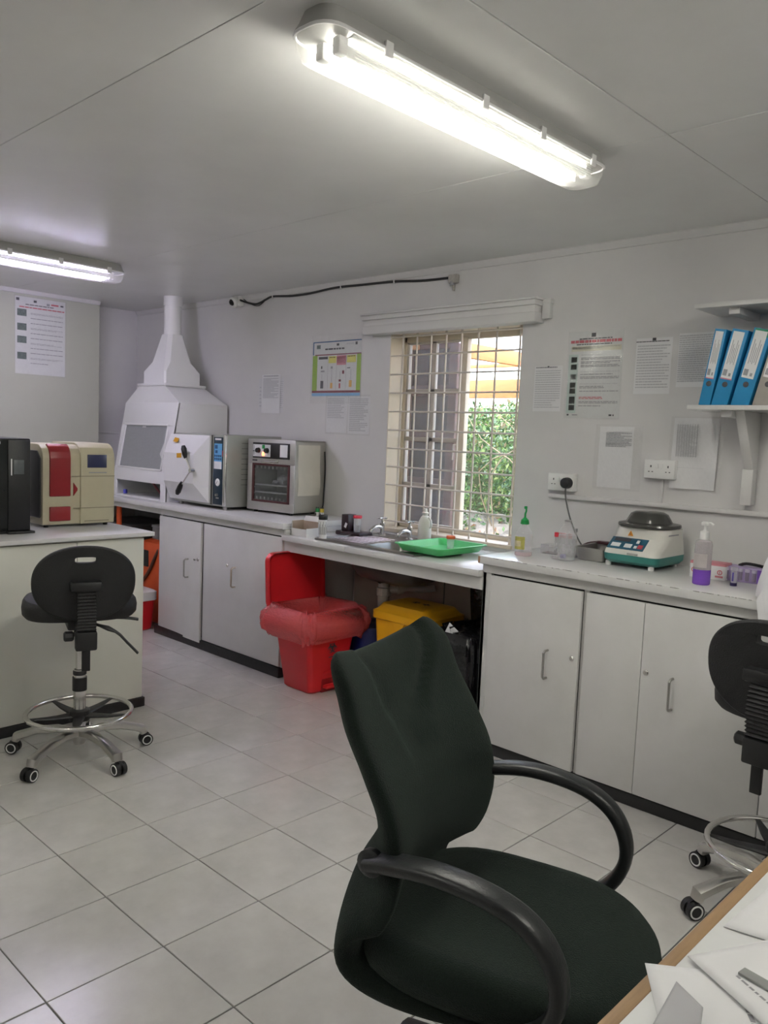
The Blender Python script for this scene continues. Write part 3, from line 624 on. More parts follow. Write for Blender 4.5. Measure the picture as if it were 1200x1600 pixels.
for y in (.03, .36): MB().cyl((-.03,y,0),(-.03,y,.016), .012, seg=10).build('foot', M_bplas, an); MB().cyl((-.3,y,0),(-.3,y,.016), .012, seg=10).build('foot', M_bplas, an)
bk = thing('chemistry_analyser', 'black glossy analyser cut off by the left picture edge', 'analyser', (-1.06, .155, PT))
MB().box(-.42, 0, -.55, 0, .012, .465, .008).build('housing', mat('gloss_black', (.012,.014,.014), .22, 0, .2, 20), bk)
MB().box(-.002, .006, -.11, -.004, .015, .455, .003).build('right_column', M_bplas, bk)
MB().box(.004, .008, -.085, -.035, .29, .36, .002).build('display', mat('grey_display', (.10,.11,.115), .2, 0, .3, 40), bk)
MB().box(.0055, .0085, -.098, -.093, .285, .365).build('display_mark', M_paper, bk)
MB().box(-.001, .0012, -.30, -.145, .435, .447).build('maker_plate', M_ink, bk)
MB().box(-.1, .03, -.12, .01, 0, .012, .003).box(-.4, 0, -.5, -.12, 0, .012).build('foot', M_bplas, bk)
# ================================================================== WALL PIECES
def poster(name, label, cat, x, z, w, h, mats, prints=(), rz=0, y=None, group=None, curl=0, thick=.0012, sleeve=None, xyz=None):
    """sheet whose local frame has its lower left corner at the origin, facing -y; prints = (u0, v0, u1, v1, material) in sheet fractions, v from the top"""
    t = thing(name, label, cat, xyz or (x, (WY if y is None else y)-.001, z), rz, group)
    MB().grid(lambda u, v: (w*u, -thick-curl*(math.sin(u*7+v*3)*.5+.5)*(1-v), h*v), 8 if curl else 1, 8 if curl else 1).build('sheet', mats, t)
    by = {}
    for (u0, v0, u1, v1, m) in prints: by.setdefault(m.name, (m, MB()))[1].box(w*u0, w*u1, -thick-curl-.0012, -thick-curl-.0004, h*(1-v1), h*(1-v0))
    for k, (m, mb) in by.items(): mb.build('print', m, t, smooth=False)
    if sleeve:
        a, b, c, d = sleeve
        MB().grid(lambda u, v: (-a+(w+a+b)*u, -thick-curl-.004-.003*math.sin(u*5+v*4), -c+(h+c+d)*v), 6, 6).build('sleeve', M_sleeve, t)
    return t
def lines(u0, u1, v0, v1, n, m, h=.5, r=None, words=True):
    r = r or random.Random(int(u0*1000+v0*977+n)); out = []
    for k in range(n):
        v = v0+(v1-v0)*k/max(1, n); dv = (v1-v0)/max(1, n)*h; u = u0; end = u1-(0 if r.random() < .65 else r.uniform(0,.5)*(u1-u0))
        while u < end-.01:
            du = min(r.uniform(.03,.11) if words else end-u0, end-u); out.append((u, v, u+du, v+dv, m)); u += du+.012
    return out
pr = [(.42,.02,.50,.065,M_dink)]+lines(.2,.8,.077,.092,1,M_dink,.8)+lines(.04,.97,.098,.132,1,M_redink,.95)+lines(.15,.9,.142,.156,1,M_dink,.8)
mcr = mat('pale_yellow_print', (.62,.60,.48), .3); pr += [(.06,.165,.97,.225,mcr)]+lines(.08,.95,.175,.205,2,M_ink,.5)
M_teal = mat('pale_teal_print', (.50,.60,.57), .3, 0, .05, 20); pr += [(.02,.26,.20,.945,M_teal)]
for v in (.29,.375,.49,.585,.655,.75,.85): pr.append((.065,v,.175,v+.062 if v != .75 else v+.085,M_photo))
for v, n, m in ((.265,1,M_pale),(.30,2,M_ink),(.345,2,M_ink),(.385,2,M_ink),(.46,1,M_pale),(.49,1,M_ink),(.52,2,M_ink),(.60,1,M_pale),(.63,2,M_ink),(.685,1,M_ink),(.755,2,M_redink),(.805,2,M_ink),(.855,1,M_ink)): pr += lines(.25,.96,v,v+.016*n,n,m,.55)
pr += [(.04,.955,.075,.975,M_dink),(.14,.96,.24,.972,M_ink),(.82,.955,.87,.975,M_dink),(.89,.955,.91,.975,M_dink)]
P_safety = poster('safety_poster', 'laminated poster with red title and column of small photographs right of window', 'poster', .718, 1.617, .302, .43, M_lamin, pr, sleeve=(.004,.004,.004,.004))
pr = lines(.05,.95,.02,.06,1,M_ink,.6)+[(.47,-.01+.015,.53,.03,M_dink)]+lines(.05,.95,.10,.95,17,M_pale,.35)
poster('notice_sheet', 'faint typed notice between the window and the red-titled poster', 'notice', .522, 1.648, .168, .235, M_paper, pr, curl=.002)
pr = lines(.0,1.,.055,.085,1,M_dink,.5)+[(.45,.0,.55,.05,M_dink)]+lines(.05,.95,.13,.92,16,M_pale,.4)
poster('notice_sheet', 'typed notice with dark heading line, immediately right of red-titled poster', 'notice', 1.088, 1.735, .18, .262, M_paper, pr, curl=.002)
pr = lines(.02,.98,.04,.92,22,M_pale,.55)
poster('notice_sheet', 'densely typed sheet on wall just left of the blue binders', 'notice', 1.298, 1.765, .19, .245, M_paper, pr, curl=.003)
pr = lines(.2,.95,.10,.34,10,M_ink,.45)+[(.2,.085,.95,.09,M_pale)]
poster('notice_sheet', 'half-typed white sheet in sleeve between the two wall sockets', 'notice', .925, 1.277, .182, .30, M_paper, pr, curl=.002, sleeve=(.02,.05,.01,.01))
pr = []
for i in range(9): pr += [(.12+.055*i,.09,.125+.055*i+.004*(i in (0,8)),.55,M_ink)]
pr += lines(.12,.58,.10,.55,24,M_pale,.5)+[(.1,.70,.75,.703,M_pale)]
poster('chart_sheet', 'white sheets with a ruled table, curling off wall under the shelf', 'notice', 1.305, 1.299, .212, .325, M_paper, pr, curl=.02, sleeve=(.006,.03,.012,.006))
M_lime = mat('lime_print', (.28,.46,.05), .3); M_lblue = mat('light_blue_print', (.22,.46,.72), .3); M_yel = mat('yellow_print', (.72,.68,.16), .3); M_pink = mat('pink_print', (.66,.26,.32), .3); M_navy = mat('navy_print', (.02,.10,.25), .3); M_mar = mat('maroon_print', (.22,.05,.07), .3); M_amb = mat('amber_print', (.72,.42,.12), .3)
pr = [(0,.0,1,.02,M_navy),(0,.02,.02,.24,M_navy),(.05,.235,1,.255,M_mar),(0,.255,.10,.90,M_lime),(.92,.255,1,.90,M_lime),(0,.90,1,.94,M_mar),(0,.945,1,1,M_lblue),(.08,.06,.16,.13,M_photo),(.5,.05,.55,.09,M_dink),(.70,.05,.85,.08,M_pale),(.88,.04,.92,.09,M_dink)]
pr += lines(.26,.75,.13,.165,1,M_dink,.8)+[(.13,.28,.32,.325,M_dink),(.34,.275,.50,.40,M_yel),(.51,.265,.70,.44,M_pink),(.72,.27,.90,.40,M_yel)]+lines(.36,.49,.29,.31,1,M_dink,.8)+lines(.52,.69,.29,.42,5,M_redink,.4)+lines(.74,.88,.28,.30,1,M_dink,.8)
pr += [(.18,.72,.24,.86,M_dink),(.185,.45,.21,.5,M_dkgrey),(.18,.53,.26,.56,M_ink),(.20,.58,.21,.71,M_pale),(.39,.76,.435,.86,M_amb),(.39,.46,.43,.50,M_ink),(.405,.51,.42,.75,M_pale),(.565,.70,.61,.74,M_mar),(.57,.77,.60,.86,M_redink),(.63,.54,.67,.60,M_mar),(.58,.56,.59,.70,M_pale),(.775,.72,.83,.84,M_amb),(.73,.49,.79,.505,M_dink),(.80,.52,.81,.72,M_pale),(.325,.26,.328,.89,M_pale),(.505,.44,.508,.89,M_pale),(.705,.26,.708,.89,M_pale)]
poster('procedure_poster', 'colourful poster with lime sides and four test columns left of window', 'poster', -1.256, 1.735, .465, .36, M_lamin, pr, sleeve=(.012,.012,.05,.04))
pr = lines(.1,.9,.03,.06,1,M_ink,.6)+lines(.08,.92,.10,.62,16,M_pale,.5)
poster('notice_sheet', 'typed white sheet on wall above autoclave, left of colourful poster', 'notice', -1.80, 1.615, .21, .275, M_paper, pr, curl=.004, y=WY-.004)
poster('backing_sheet', 'plain sheet peeking out behind the typed sheet above autoclave', 'paper', -1.845, 1.62, .29, .245, mat('greyer_paper', (.66,.66,.67), .6, 0, .03, 12), lines(.05,.12,.25,.9,6,M_pale,.3)+lines(.86,.97,.1,.9,14,M_pale,.3), y=WY-.0005)
poster('notice_sheet', 'left of two sleeved typed sheets below the colourful poster', 'notice', -1.10, 1.495, .20, .235, M_paper, lines(.05,.85,.04,.62,12,M_pale,.45), curl=.002, sleeve=(.006,.003,.01,.01))
poster('notice_sheet', 'right of two sleeved typed sheets below colourful poster, nearest the window', 'notice', -.893, 1.492, .20, .24, M_paper, lines(.08,.92,.06,.95,18,M_pale,.5), curl=.002, sleeve=(.003,.006,.01,.01))
pr = [(.02,.02,.08,.055,M_dink),(.36,.03,.42,.06,M_dink),(.62,.05,.68,.08,M_ink),(.71,.05,.86,.07,M_redink),(.90,.05,.96,.07,M_dink)]+lines(.2,.85,.09,.105,1,M_dink,.7)+lines(.08,.98,.125,.145,1,M_redink,.7)
for v in (.16,.345,.51,.72): pr.append((.04,v,.22,v+.09,M_photo))
for k in range(11): pr += lines(.30,.95,.20+.065*k,.225+.065*k,2 if k % 3 == 0 else 1,M_ink,.4)
poster('safety_poster', 'laminated poster with four small photographs on left wall above analysers', 'poster', 0, 0, .385, .575, M_lamin, pr, rz=R(90), xyz=(XL+.001, 1.0, 1.845), sleeve=(.01,.01,.01,.01))
# sockets and plug
def socket(x, z, label, switches=True):
    t = thing('wall_socket', label, 'socket', (x, WY, z), 0, 'double wall sockets')
    MB().box(-.076, .076, -.036, -.0005, -.045, .045, .005).build('box', M_white, t)
    f = MB().box(-.075, .075, -.042, -.036, -.044, .044, .003).build('face_plate', M_white, t)
    mb = MB()
    for s in (-1, 1):
        cx = s*.042; mb.box(cx-.003, cx+.003, -.0426, -.0415, .008, .018).box(cx-.012, cx-.005, -.0426, -.0415, -.014, -.010).box(cx+.005, cx+.012, -.0426, -.0415, -.014, -.010)
    mb.build('pin_holes', M_dink, f)
    for s in (-1, 1): MB().box(s*.011-.007, s*.011+.007, -.0465, -.042, .004, .026, .002).build('switch', M_white, f)
    return t
socket(.742, 1.288, 'left double wall socket with black plug in its right outlet')
socket(1.265, 1.382, 'right double wall socket, empty, half behind the curling table sheet')
pg_ = thing('mains_plug', 'black mains plug with grey flex in left wall socket', 'plug', (.786, WY-.0425, 1.285))
MB().lathe([(0,0),(.028,0),(.029,.012),(.026,.034),(.018,.040),(0,.040)], 20, T=Matrix.Rotation(R(90),4,'X')).build('plug_body', M_bplas, pg_)
MB().tube([(0,-.02,-.025),(.004,-.022,-.07),(.03,-.02,-.16),(.06,.0,-.25),(.09,.02,-.31),(.13,.02,-.332),(.22,.02,-.335)], .004, 6, smooth=5).build('flex', mat('grey_flex', (.12,.12,.12), .5), pg_)
# CCTV camera, cable, clips, broken plaster
cc = thing('dome_camera', 'small white dome security camera at ceiling line with dark lens', 'camera', (-2.09, 2.085, 2.425))
MB().box(-.04, .04, .0, .054, -.03, .044, .004).build('mount', M_white, cc)
MB().lathe([(0,.03),(.03,.03),(.04,.02),(.042,0),(0,0)], 20, T=Matrix.Rotation(R(115),4,'X') @ Matrix.Rotation(0,4,'Z')).build('housing', M_white, cc)
d = (Vector((2.96,-1.54,1.48))-Vector((-2.09,2.08,2.42))).normalized()
MB().lathe([(0,.026),(.012,.024),(.022,.016),(.026,.004),(.026,0),(0,0)], 18, T=Matrix.Translation(Vector((0,-.02,-.005))) @ d.to_track_quat('Z','Y').to_matrix().to_4x4()).build('lens_dome', mat('black_dome', (.01,.01,.01), .1), cc)
cb = thing('camera_cable', 'black cable clipped along window wall from camera to wall bracket', 'cable', (-1.0, WY-.007, 2.42))
pts = [(-1.06,-.03,.02),(-.98,-.01,-.005),(-.90,-.004,-.02),(-.84,0,-.012),(-.78,0,.004),(-.70,0,.018),(-.5,0,.004),(-.3,0,.004),(-.05,0,.018),(.2,0,.012),(.48,0,.004),(.7,0,-.013),(.93,0,-.018)]
MB().tube(pts, .0075, 8, smooth=6).build('cable', M_black, cb)
MB().tube([(-1.03,-.012,.025),(-.96,-.01,-.012),(-.87,-.004,-.035),(-.80,-.002,-.01)], .003, 6, smooth=5).build('thin_lead', M_black, cb)
for x, z in ((-.70,.016),(.005,.016),(.48,.004)): MB().box(x-.004, x+.004, -.010, .006, z-.012, z+.012, .002).build('cable_clip', M_white, cb)
jb = thing('wall_bracket', 'small dirty metal bracket where cable ends above the window', 'bracket', (-.05, WY-.001, 2.385))
MB().box(-.03, .03, -.03, 0, -.018, .03, .004).box(-.004, .004, -.02, -.002, -.06, -.02, .002).build('bracket_plate', mat('dirty_white', (.42,.40,.37), .6, 0, .3, 60), jb)
MB().lathe([(0,0),(.014,.0),(.014,.02),(0,.02)], 12, (-.005,-.02,-.03)).build('stub', M_ink, jb)
# ================================================================== SHELVES AND BINDERS
sy0 = 1.868
for nm, z, lab in (('lo', 1.650, 'lower white wall shelf carrying the ring binders'), ('up', 2.072, 'upper white wall shelf above the ring binders')):
    sh = thing('wall_shelf', lab, 'shelf', (1.475, sy0, z), 0, 'white wall shelves')
    MB().box(0, 2.2, 0, WY-sy0-.001, 0, .019, .002).build('board', M_cab, sh)
    MB().box(.13, .175, .04, WY-sy0-.001, -.028, 0, .003).build('batten', M_cab, sh)
    if nm == 'lo':
        MB().prism([(.07,0),(WY-sy0-.001,0),(WY-sy0-.001,-.245),(WY-sy0-.05,-.245)], 'x', .175, .215, .002).build('gusset', M_cab, sh)
        MB().box(.172, .218, WY-sy0-.055, WY-sy0-.001, -.40, -.245, .003).build('wall_post', M_cab, sh)
M_bb = mat('blue_binder', (.012,.22,.46), .45, 0, .05, 30); M_gb = mat('grey_binder', (.36,.34,.31), .5, 0, .1, 40); M_pb = mat('violet_binder', (.10,.08,.28), .45)
def binder(x, w, lean, label, m, patch=None, tape=None):
    t = thing('ring_binder', label, 'binder', (x, sy0+.006, 1.670), 0, 'ring binders on lower shelf'); t.rotation_euler = (0, R(lean), 0)
    H = .318; D = .262
    MB().box(0, .004, 0, D, 0, H, .001).box(w-.004, w, 0, D, 0, H, .001).box(0, w, -.002, .003, 0, H, .0012).build('cover', m, t)
    MB().box(.006, w-.012, .02, D-.012, .008, H-.02, .002).build('pages', M_paper, t)
    MB().box(w*.12, w*.80, -.0032, -.0018, H*.37, H*.97).build('spine_label', M_paper, t)
    mb = MB()
    for k in range(5): mb.box(w*(.25+.1*k), w*(.28+.1*k), -.0040, -.0030, H*(.55+.02*(k%2)), H*(.86-.05*(k%3)))
    mb.box(w*.18, w*.42, -.0040, -.0030, H*.40, H*.48).box(w*.55, w*.68, -.0040, -.0030, H*.40, H*.44).build('label_print', M_ink, t)
    if tape: MB().box(w*.10, w*.82, -.0030, -.0017, H*.355, H*.372).build('label_edge', tape, t)
    MB().lathe([(0,.002),(.008,.002),(.0115,0),(0,0)], 18, T=Matrix.Translation((w*.5,-.002,H*.29)) @ Matrix.Rotation(R(90),4,'X')).build('finger_hole', M_dink, t)
    if patch: MB().box(w*.1, w*.9, -.0031, -.0018, H*.90, H*.995).build('green_patch', patch, t)
    return t
M_pt = mat('pink_tape', (.6,.2,.28), .5)
binder(1.522, .048, 8.5, 'leftmost blue ring binder, thin with torn white label, leaning right', M_bb, tape=M_pt)
binder(1.575, .066, 12, 'second blue ring binder from left, white label with pink edge', M_bb, tape=M_pt)
binder(1.655, .072, 13, 'third ring binder, blue with green patch on top of spine', M_bb, patch=mat('green_patch', (.02,.25,.13), .5))
binder(1.741, .070, 13, 'grey ring binder leaning right of the three blue ones', M_gb)
binder(1.824, .060, 13, 'violet ring binder just inside the right picture edge', M_pb)
# ================================================================== CEILING LAMPS
M_cool = mat('cool_tube', (.9,.88,1), .3, emit=TUBE_COOL, ecol=(.80,.74,1.0)); M_warm = mat('lit_tube', (1,1,.96), .3, emit=TUBE_WARM, ecol=(1,.975,.895))
M_tubeoff = mat('unlit_tube', (.75,.76,.75), .3)
M_house = mat('lamp_housing', (.40,.40,.385), .5, 0, .06, 20)
def lamp(loc, label, lit, L=1.30):
    t = thing('batten_lamp', label, 'ceiling lamp', loc, 0, 'fluorescent ceiling lamps')
    h = L/2
    rg = [rrect(.055,h-.02,.04,0,5), rrect(.068,h-.008,.05,-.03,5), rrect(.076,h,.055,-.045,5), rrect(.076,h,.055,-.052,5)]
    MB().rings(rg).build('housing', M_house, t)
    MB().tube([Vector(p) for p in rrect(.0745,h-.001,.055,-.052,5)], .0045, 6, closed=True).build('gasket', M_offw, t)
    MB().box(-.06, .06, -h+.10, h-.10, -.0545, -.0525, .001).build('reflector_tray', M_offw, t)
    for s in (-1, 1):
        for x in (-.028, .03): MB().box(x-.014, x+.014, s*(h-.085)-.016, s*(h-.085)+.016, -.096, -.0535, .006).build('tube_holder', M_white, t)
    MB().cyl((-.028,-h+.095,-.074),(-.028,h-.095,-.074), .0185, seg=16).build('lit_tube', lit, t)
    MB().cyl((.03,-h+.095,-.078),(.03,h-.095,-.078), .0135, seg=16).build('unlit_tube', M_tubeoff, t)
    rg = [rrect(.073,h-.003,.052,-.0535,6), rrect(.071,h-.006,.052,-.08,6), rrect(.062,h-.016,.05,-.105,6), rrect(.045,h-.04,.04,-.114,6)]
    MB().rings(rg, cap0=False).build('cover', M_cover, t)
    mb = MB()
    for k in range(7): mb.box(.070-.001*k, .0735-.001*k, -h+.1, h-.1, -.062-.007*k, -.0605-.007*k)
    mb.build('cover_ribs', M_cover, t)
    for y in (-h+.2, -.06, h-.42, h-.12):
        for s in (-1, 1): MB().box(s*.079-.004, s*.079+.004, y-.013, y+.013, -.072, -.036, .002).build('clip', M_white, t)
    return t
lamp((1.435, .385, CZ), 'large fluorescent ceiling lamp crossing the top of the view', M_warm)
lamp((-1.83, .39, CZ), 'far fluorescent ceiling lamp with violet-white tube at left', M_cool)
lamp((1.435, -2.25, CZ), 'added unseen ceiling lamp in line behind the large one, brightening the room', M_warm)  # unseen lamp, added to brighten the room
lamp((-1.83, -2.25, CZ), 'added unseen ceiling lamp in line behind the violet-white one, brightening the room', M_warm)  # second unseen fitting, added as fill for the left half
lamp((3.3, .385, CZ), 'added unseen ceiling lamp right of the large one, brightening the room', M_warm)  # third unseen fitting, added as fill from the right
# ================================================================== BINS AND THINGS UNDER THE WORKTOPS
def trefoil(mb, T, s, t=.0015, mi=0):
    """the biohazard sign: a ring, three open horns, a small hub ring; drawn in local x-z, facing -y"""
    def arc(c, r, a0, a1, w0, w1, n=14):
        for k in range(n):
            a, b = R(a0+(a1-a0)*k/n), R(a0+(a1-a0)*(k+1)/n); f0, f1 = abs(2*k/n-1), abs(2*(k+1)/n-1)
            wa, wb = w0+(w1-w0)*f0, w0+(w1-w0)*f1
            q = lambda an, rr: (c[0]+rr*math.cos(an), -t, c[1]+rr*math.sin(an))
            mb.quad(q(a, r-wa), q(b, r-wb), q(b, r+wb*.2), q(a, r+wa*.2), mi, T=T)
    for k in range(3):
        a = 90+120*k; c = (.42*s*math.cos(R(a)), .42*s*math.sin(R(a))); arc(c, .42*s, a+32, a+328, .24*s, .04*s)
    arc((0,0), .50*s, 0, 360, .09*s, .09*s, 28); arc((0,0), .16*s, 0, 360, .06*s, .06*s)
rb = thing('pedal_bin', 'red pedal bin with lid open and black biohazard sign under the worktop edge', 'bin', (-.54, 1.60, 0))
def taper(z0, z1, ax, ay, bx, by, r=.03, k=.012):
    return [rrect(ax-k, ay-k, r, z0, 4), rrect(ax, ay, r, z0+k, 4), rrect(bx, by, r, z1, 4)]
rings = taper(0, .46, .125, .135, .165, .20)+[rrect(.172,.207,.03,.462,4), rrect(.172,.207,.03,.475,4), rrect(.155,.19,.03,.475,4), rrect(.12,.13,.03,.03,4)]
MB().rings(rings).build('body', M_red, rb)
mb = MB().prism([(-.055,.0),(.055,.0),(.06,.15),(-.06,.15)], 'x', .095, .131, .004)
mb.build('pedal_recess', mat('dark_red', (.30,.008,.012), .45), rb)
MB().box(.11, .165, -.045, .045, .025, .045, .006).build('pedal', M_red, rb); MB().box(.12, .140, -.05, .05, .105, .125, .005).build('recess_rail', M_red, rb)
mb = MB(); trefoil(mb, Matrix.Translation((.1475,.0,.262)) @ Matrix.Rotation(R(90),4,'Z') @ Matrix.Rotation(R(-6),4,'X'), .046, t=.005)
mb.box(-.03, .03, -.004, -.0025, -.055, -.05, T=Matrix.Translation((.1475,.0,.262)) @ Matrix.Rotation(R(90),4,'Z') @ Matrix.Rotation(R(-6),4,'X'))
mb.build('biohazard_sign', M_dink, rb, fix=False)
TL = Matrix.Translation((-.185,0,.438)) @ Matrix.Rotation(R(-94),4,'Y')
rings = [rrect(.165,.215,.05,-.03,6,.175,0), rrect(.17,.22,.05,0,6,.175,0), rrect(.165,.215,.05,.012,6,.175,0), rrect(.10,.15,.04,.022,6,.175,0)]
MB().rings(rings, cap0=False, T=TL).rings([rrect(.158,.208,.05,-.03,6,.175,0), rrect(.16,.21,.05,-.002,6,.175,0), rrect(.13,.18,.05,.0,6,.175,0)], cap0=False, T=TL).build('lid', M_red, rb)
# liner bag hanging over the rim
M_bag = clear('red_bag_film', (1,.25,.26), .32, .22, bump=.6, bscale=26); 
ln = thing('bin_liner', 'crinkled translucent red bag folded over the red bin rim', 'bag', (-.54, 1.60, 0))
def skirt(prof, seed, hx, hy, r, n=14, amp=.012):
    rr_ = random.Random(seed); ph = [rr_.uniform(0,6.28) for _ in range(12)]; out = []
    for j, (off, z) in enumerate(prof):
        base = rrect(hx+off, hy+off, r+off*.6, z, n); N = len(base); ring = []
        for i, p in enumerate(base):
            a = 2*math.pi*i/N; k = amp*(math.sin(9*a+ph[0]+j*.5)+.7*math.sin(17*a+ph[1]-j*.9)+.6*math.sin(29*a+ph[2]+j*1.3))*min(1, j/3)
            d = Vector((p[0], p[1], 0)).normalized(); ring.append(Vector(p)+d*k+Vector((0,0,.9*k*math.sin(5*a+ph[3]+j))))
        out.append(ring)
    return MB().rings(out, cap0=False, cap1=False)
skirt([(-.06,.30),(-.045,.44),(-.015,.485),(.008,.488),(.03,.470),(.05,.435),(.058,.40),(.05,.365),(.032,.34),(.018,.32),(.010,.308)], 4, .172, .207, .05, 18, .010).build('film', M_bag, ln, ang=180, smooth=True)
bd = thing('plastic_drum', 'dark blue plastic drum with lid behind the red bin', 'drum', (-.43, 1.975, 0))
MB().lathe([(0,0),(.125,0),(.135,.01),(.143,.16),(.14,.30),(.13,.305),(0,.305)], 28).build('body', M_blue, bd)
MB().lathe([(.12,.30),(.150,.30),(.152,.33),(.145,.345),(.125,.345),(.12,.335),(.05,.335),(.03,.345),(0,.345)], 28).build('lid', M_blue, bd)
yb = thing('sharps_container', 'yellow lidded waste container under the sink with dark sign on lid', 'container', (.02, 1.87, 0))
rings = taper(0, .475, .175, .13, .20, .155, .03)
MB().rings(rings).build('body', M_yellow, yb)
MB().rings([rrect(.202,.165,.035,.465,4), rrect(.208,.172,.035,.47,4), rrect(.208,.172,.035,.51,4), rrect(.194,.155,.035,.518,4), rrect(.175,.13,.04,.55,4), rrect(.14,.09,.04,.557,4)]).build('lid', M_yellow, yb)
MB().prism([(-.05,.475),(.05,.475),(.0,.39)], 'y', -.168, -.150, .003).build('latch', M_yellow, yb)
mb = MB(); TT = Matrix.Translation((-.02,0,.5585)) @ Matrix.Rotation(R(-90),4,'X'); trefoil(mb, TT, .035, .0008); mb.box(.05,.10,-.0012,-.0004,-.006,.006,T=TT).box(.07,.08,-.0012,-.0004,-.02,.02,T=TT); mb.build('lid_sign', M_dink, yb, fix=False)
kb = thing('waste_bin', 'black waste bin wrapped in a crumpled black bag beside right cabinet', 'bin', (.46, 1.80, 0))
MB().rings(taper(0, .42, .13, .15, .155, .18, .03)).build('body', M_bplas, kb)
M_bbag = mat('black_bag_film', (.012,.012,.014), .16, 0, .3, 40, .6, 26)
skirt([(-.10,.40),(-.05,.46),(-.01,.505),(.01,.50),(.03,.46),(.035,.40),(.035,.33),(.035,.26),(.03,.20),(.02,.16)], 12, .155, .18, .05, 14, .016).build('bag', M_bbag, kb, ang=60)
blob(.135,.15,.035,3,.2,20,10).build('rubbish', M_bbag, kb).location = (0,0,.445)
mb = MB(); rr_ = random.Random(8)
for k in range(10):
    x, y = rr_.uniform(-.11,.11), rr_.uniform(-.16,.08); mb.quad((x,y,.47),(x+.05*rr_.uniform(-1,1),y+.03,.48),(x+.03,y+.02,.52+.03*rr_.random()),(x-.02,y-.01,.53))
mb.build('bag_tatters', M_bbag, kb)['kind'] = 'stuff'
MB().quad((-.08,-.15,.475),(-.05,-.17,.47),(.0,-.12,.51),(-.055,-.13,.55)).build('paper_scrap', M_paper, kb)
hb = thing('black_sheet', 'flat black sheet upright in the corner under sink top beside right cabinet', 'bag', (.655, 1.96, .26))
MB().grid(lambda u, v: (-.385+.395*u+.012*(1-v), .055+.010*math.sin(v*6+u*5), .545*v), 8, 10).build('film', M_bbag, hb)  # upright black sheet filling the corner
hb.children[0].modifiers.new('t','SOLIDIFY').thickness = .002
# things in the dark alcove under the left worktop
oj = thing('orange_jerrycan', 'tall orange plastic container under the left worktop beside peninsula', 'container', (-2.50, 1.82, 0))
MB().rings(taper(0, .58, .17, .15, .175, .155, .05, .02)+[rrect(.17,.15,.05,.61,4), rrect(.12,.10,.04,.63,4)]).build('body', M_orange, oj)
MB().tube([(-.12,-.158,.30),(-.02,-.164,.38),(.08,-.162,.52),(.10,-.12,.62)], .012, 8, smooth=4).build('hose', mat('brown_hose', (.12,.05,.03), .6), oj)
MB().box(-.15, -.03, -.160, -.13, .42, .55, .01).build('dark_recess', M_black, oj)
cl_ = thing('cool_box', 'small red cool box with white lid on floor beside orange container', 'cool box', (-2.425, 1.45, 0))
MB().rings(taper(0, .22, .13, .12, .145, .135, .03)).build('body', M_red, cl_)
MB().rings([rrect(.15,.14,.03,.22,4), rrect(.155,.145,.03,.225,4), rrect(.155,.145,.03,.285,4), rrect(.14,.13,.03,.295,4)]).build('lid', M_white, cl_)
for i, (x, y, z, a, b, h, m, lab) in enumerate(((-3.05,1.85,.0,.28,.20,.70,M_dkgrey,'dark grey crate in shadow at far left under the worktop'), (-2.42,1.86,.63,.16,.14,.09,M_ink,'grey carton on top of the orange container'),)):
    t = thing('storage_crate', lab, 'crate', (x, y, z)); MB().box(-a, a, -b, b, 0, h, .008).build('body', m, t); MB().box(-a-.004, a+.004, -b-.004, b+.004, h, h+.02, .004).build('lid', m, t)
ob = thing('orange_board', 'narrow orange strip standing at left end of the worktop alcove', 'board', (-2.86, 1.60, 0)); MB().box(-.05, .0, 0, .02, 0, .86, .003).build('panel', M_orange, ob)
# ================================================================== ON THE SINK WORKTOP
cx = thing('open_carton', 'open pale cardboard carton at left end of the sink worktop', 'carton', (-.685, 1.62, SK), R(4))
M_card = mat('cardboard', (.40,.31,.24), .8, 0, .08, 30); M_cardw = mat('white_cardboard', (.68,.67,.64), .6, 0, .04, 20)
mb = MB().box(-.062,.062,-.05,-.047,0,.045).box(-.062,.062,.05,.053,0,.085).box(.060,.063,-.05,.05,0,.05).box(-.063,-.060,-.05,.05,0,.09).box(-.062,.062,-.05,.05,0,.003).build('tray', M_cardw, cx)
MB().box(-.06,.06,.047,.0495,.003,.084).box(.0575,.0595,-.046,.046,.003,.049).box(-.0595,-.0575,-.046,.046,.003,.088).box(-.058,.058,-.046,.046,.0035,.006).build('cardboard_lining', M_card, cx)
MB().box(-.066,.05,.0,.003,0,.035,T=Matrix.Translation((0,.052,.083)) @ Matrix.Rotation(R(-32),4,'X')).build('flap', M_cardw, cx)
tc_ = thing('strip_canister', 'white canister with black lid and barcode-like label beside carton', 'canister', (-.505, 1.60, SK))
MB().lathe([(0,0),(.0225,0),(.023,.003),(.023,.118),(0,.118)], 24).build('body', M_white, tc_)
MB().lathe([(0,.116),(.025,.116),(.026,.118),(.026,.140),(.024,.143),(0,.143)], 24).lathe([(.0232,.001),(.0236,.001),(.0236,.006),(.0232,.006)], 24).build('lid', M_bplas, tc_)
mb = MB()
for k in range(16):
    a = R(-150+k*14); p = Vector((.0236*math.cos(a), .0236*math.sin(a), 0)); t_ = Vector((-math.sin(a), math.cos(a), 0))
    mb.quad(p-t_*.001+Z*.03, p+t_*.001+Z*.03, p+t_*.001+Z*(.075+.015*(k%3)), p-t_*.001+Z*(.075+.015*(k%3)))
mb.build('label_print', M_dink, tc_, fix=False)
M_maroon = mat('black_maroon_plastic', (.022,.008,.012), .35, 0, .1, 20)
ss = thing('slide_holder', 'black holder with upright block behind the sink drainer', 'holder', (-.56, 1.905, SK), R(2))
MB().box(-.10,.10,-.06,.06,0,.026,.006).build('base', M_maroon, ss)
MB().box(-.075,-.02,-.035,.04,.026,.125,.004).box(-.02,.02,.015,.03,.026,.06,.003).build('upright_block', M_maroon, ss)
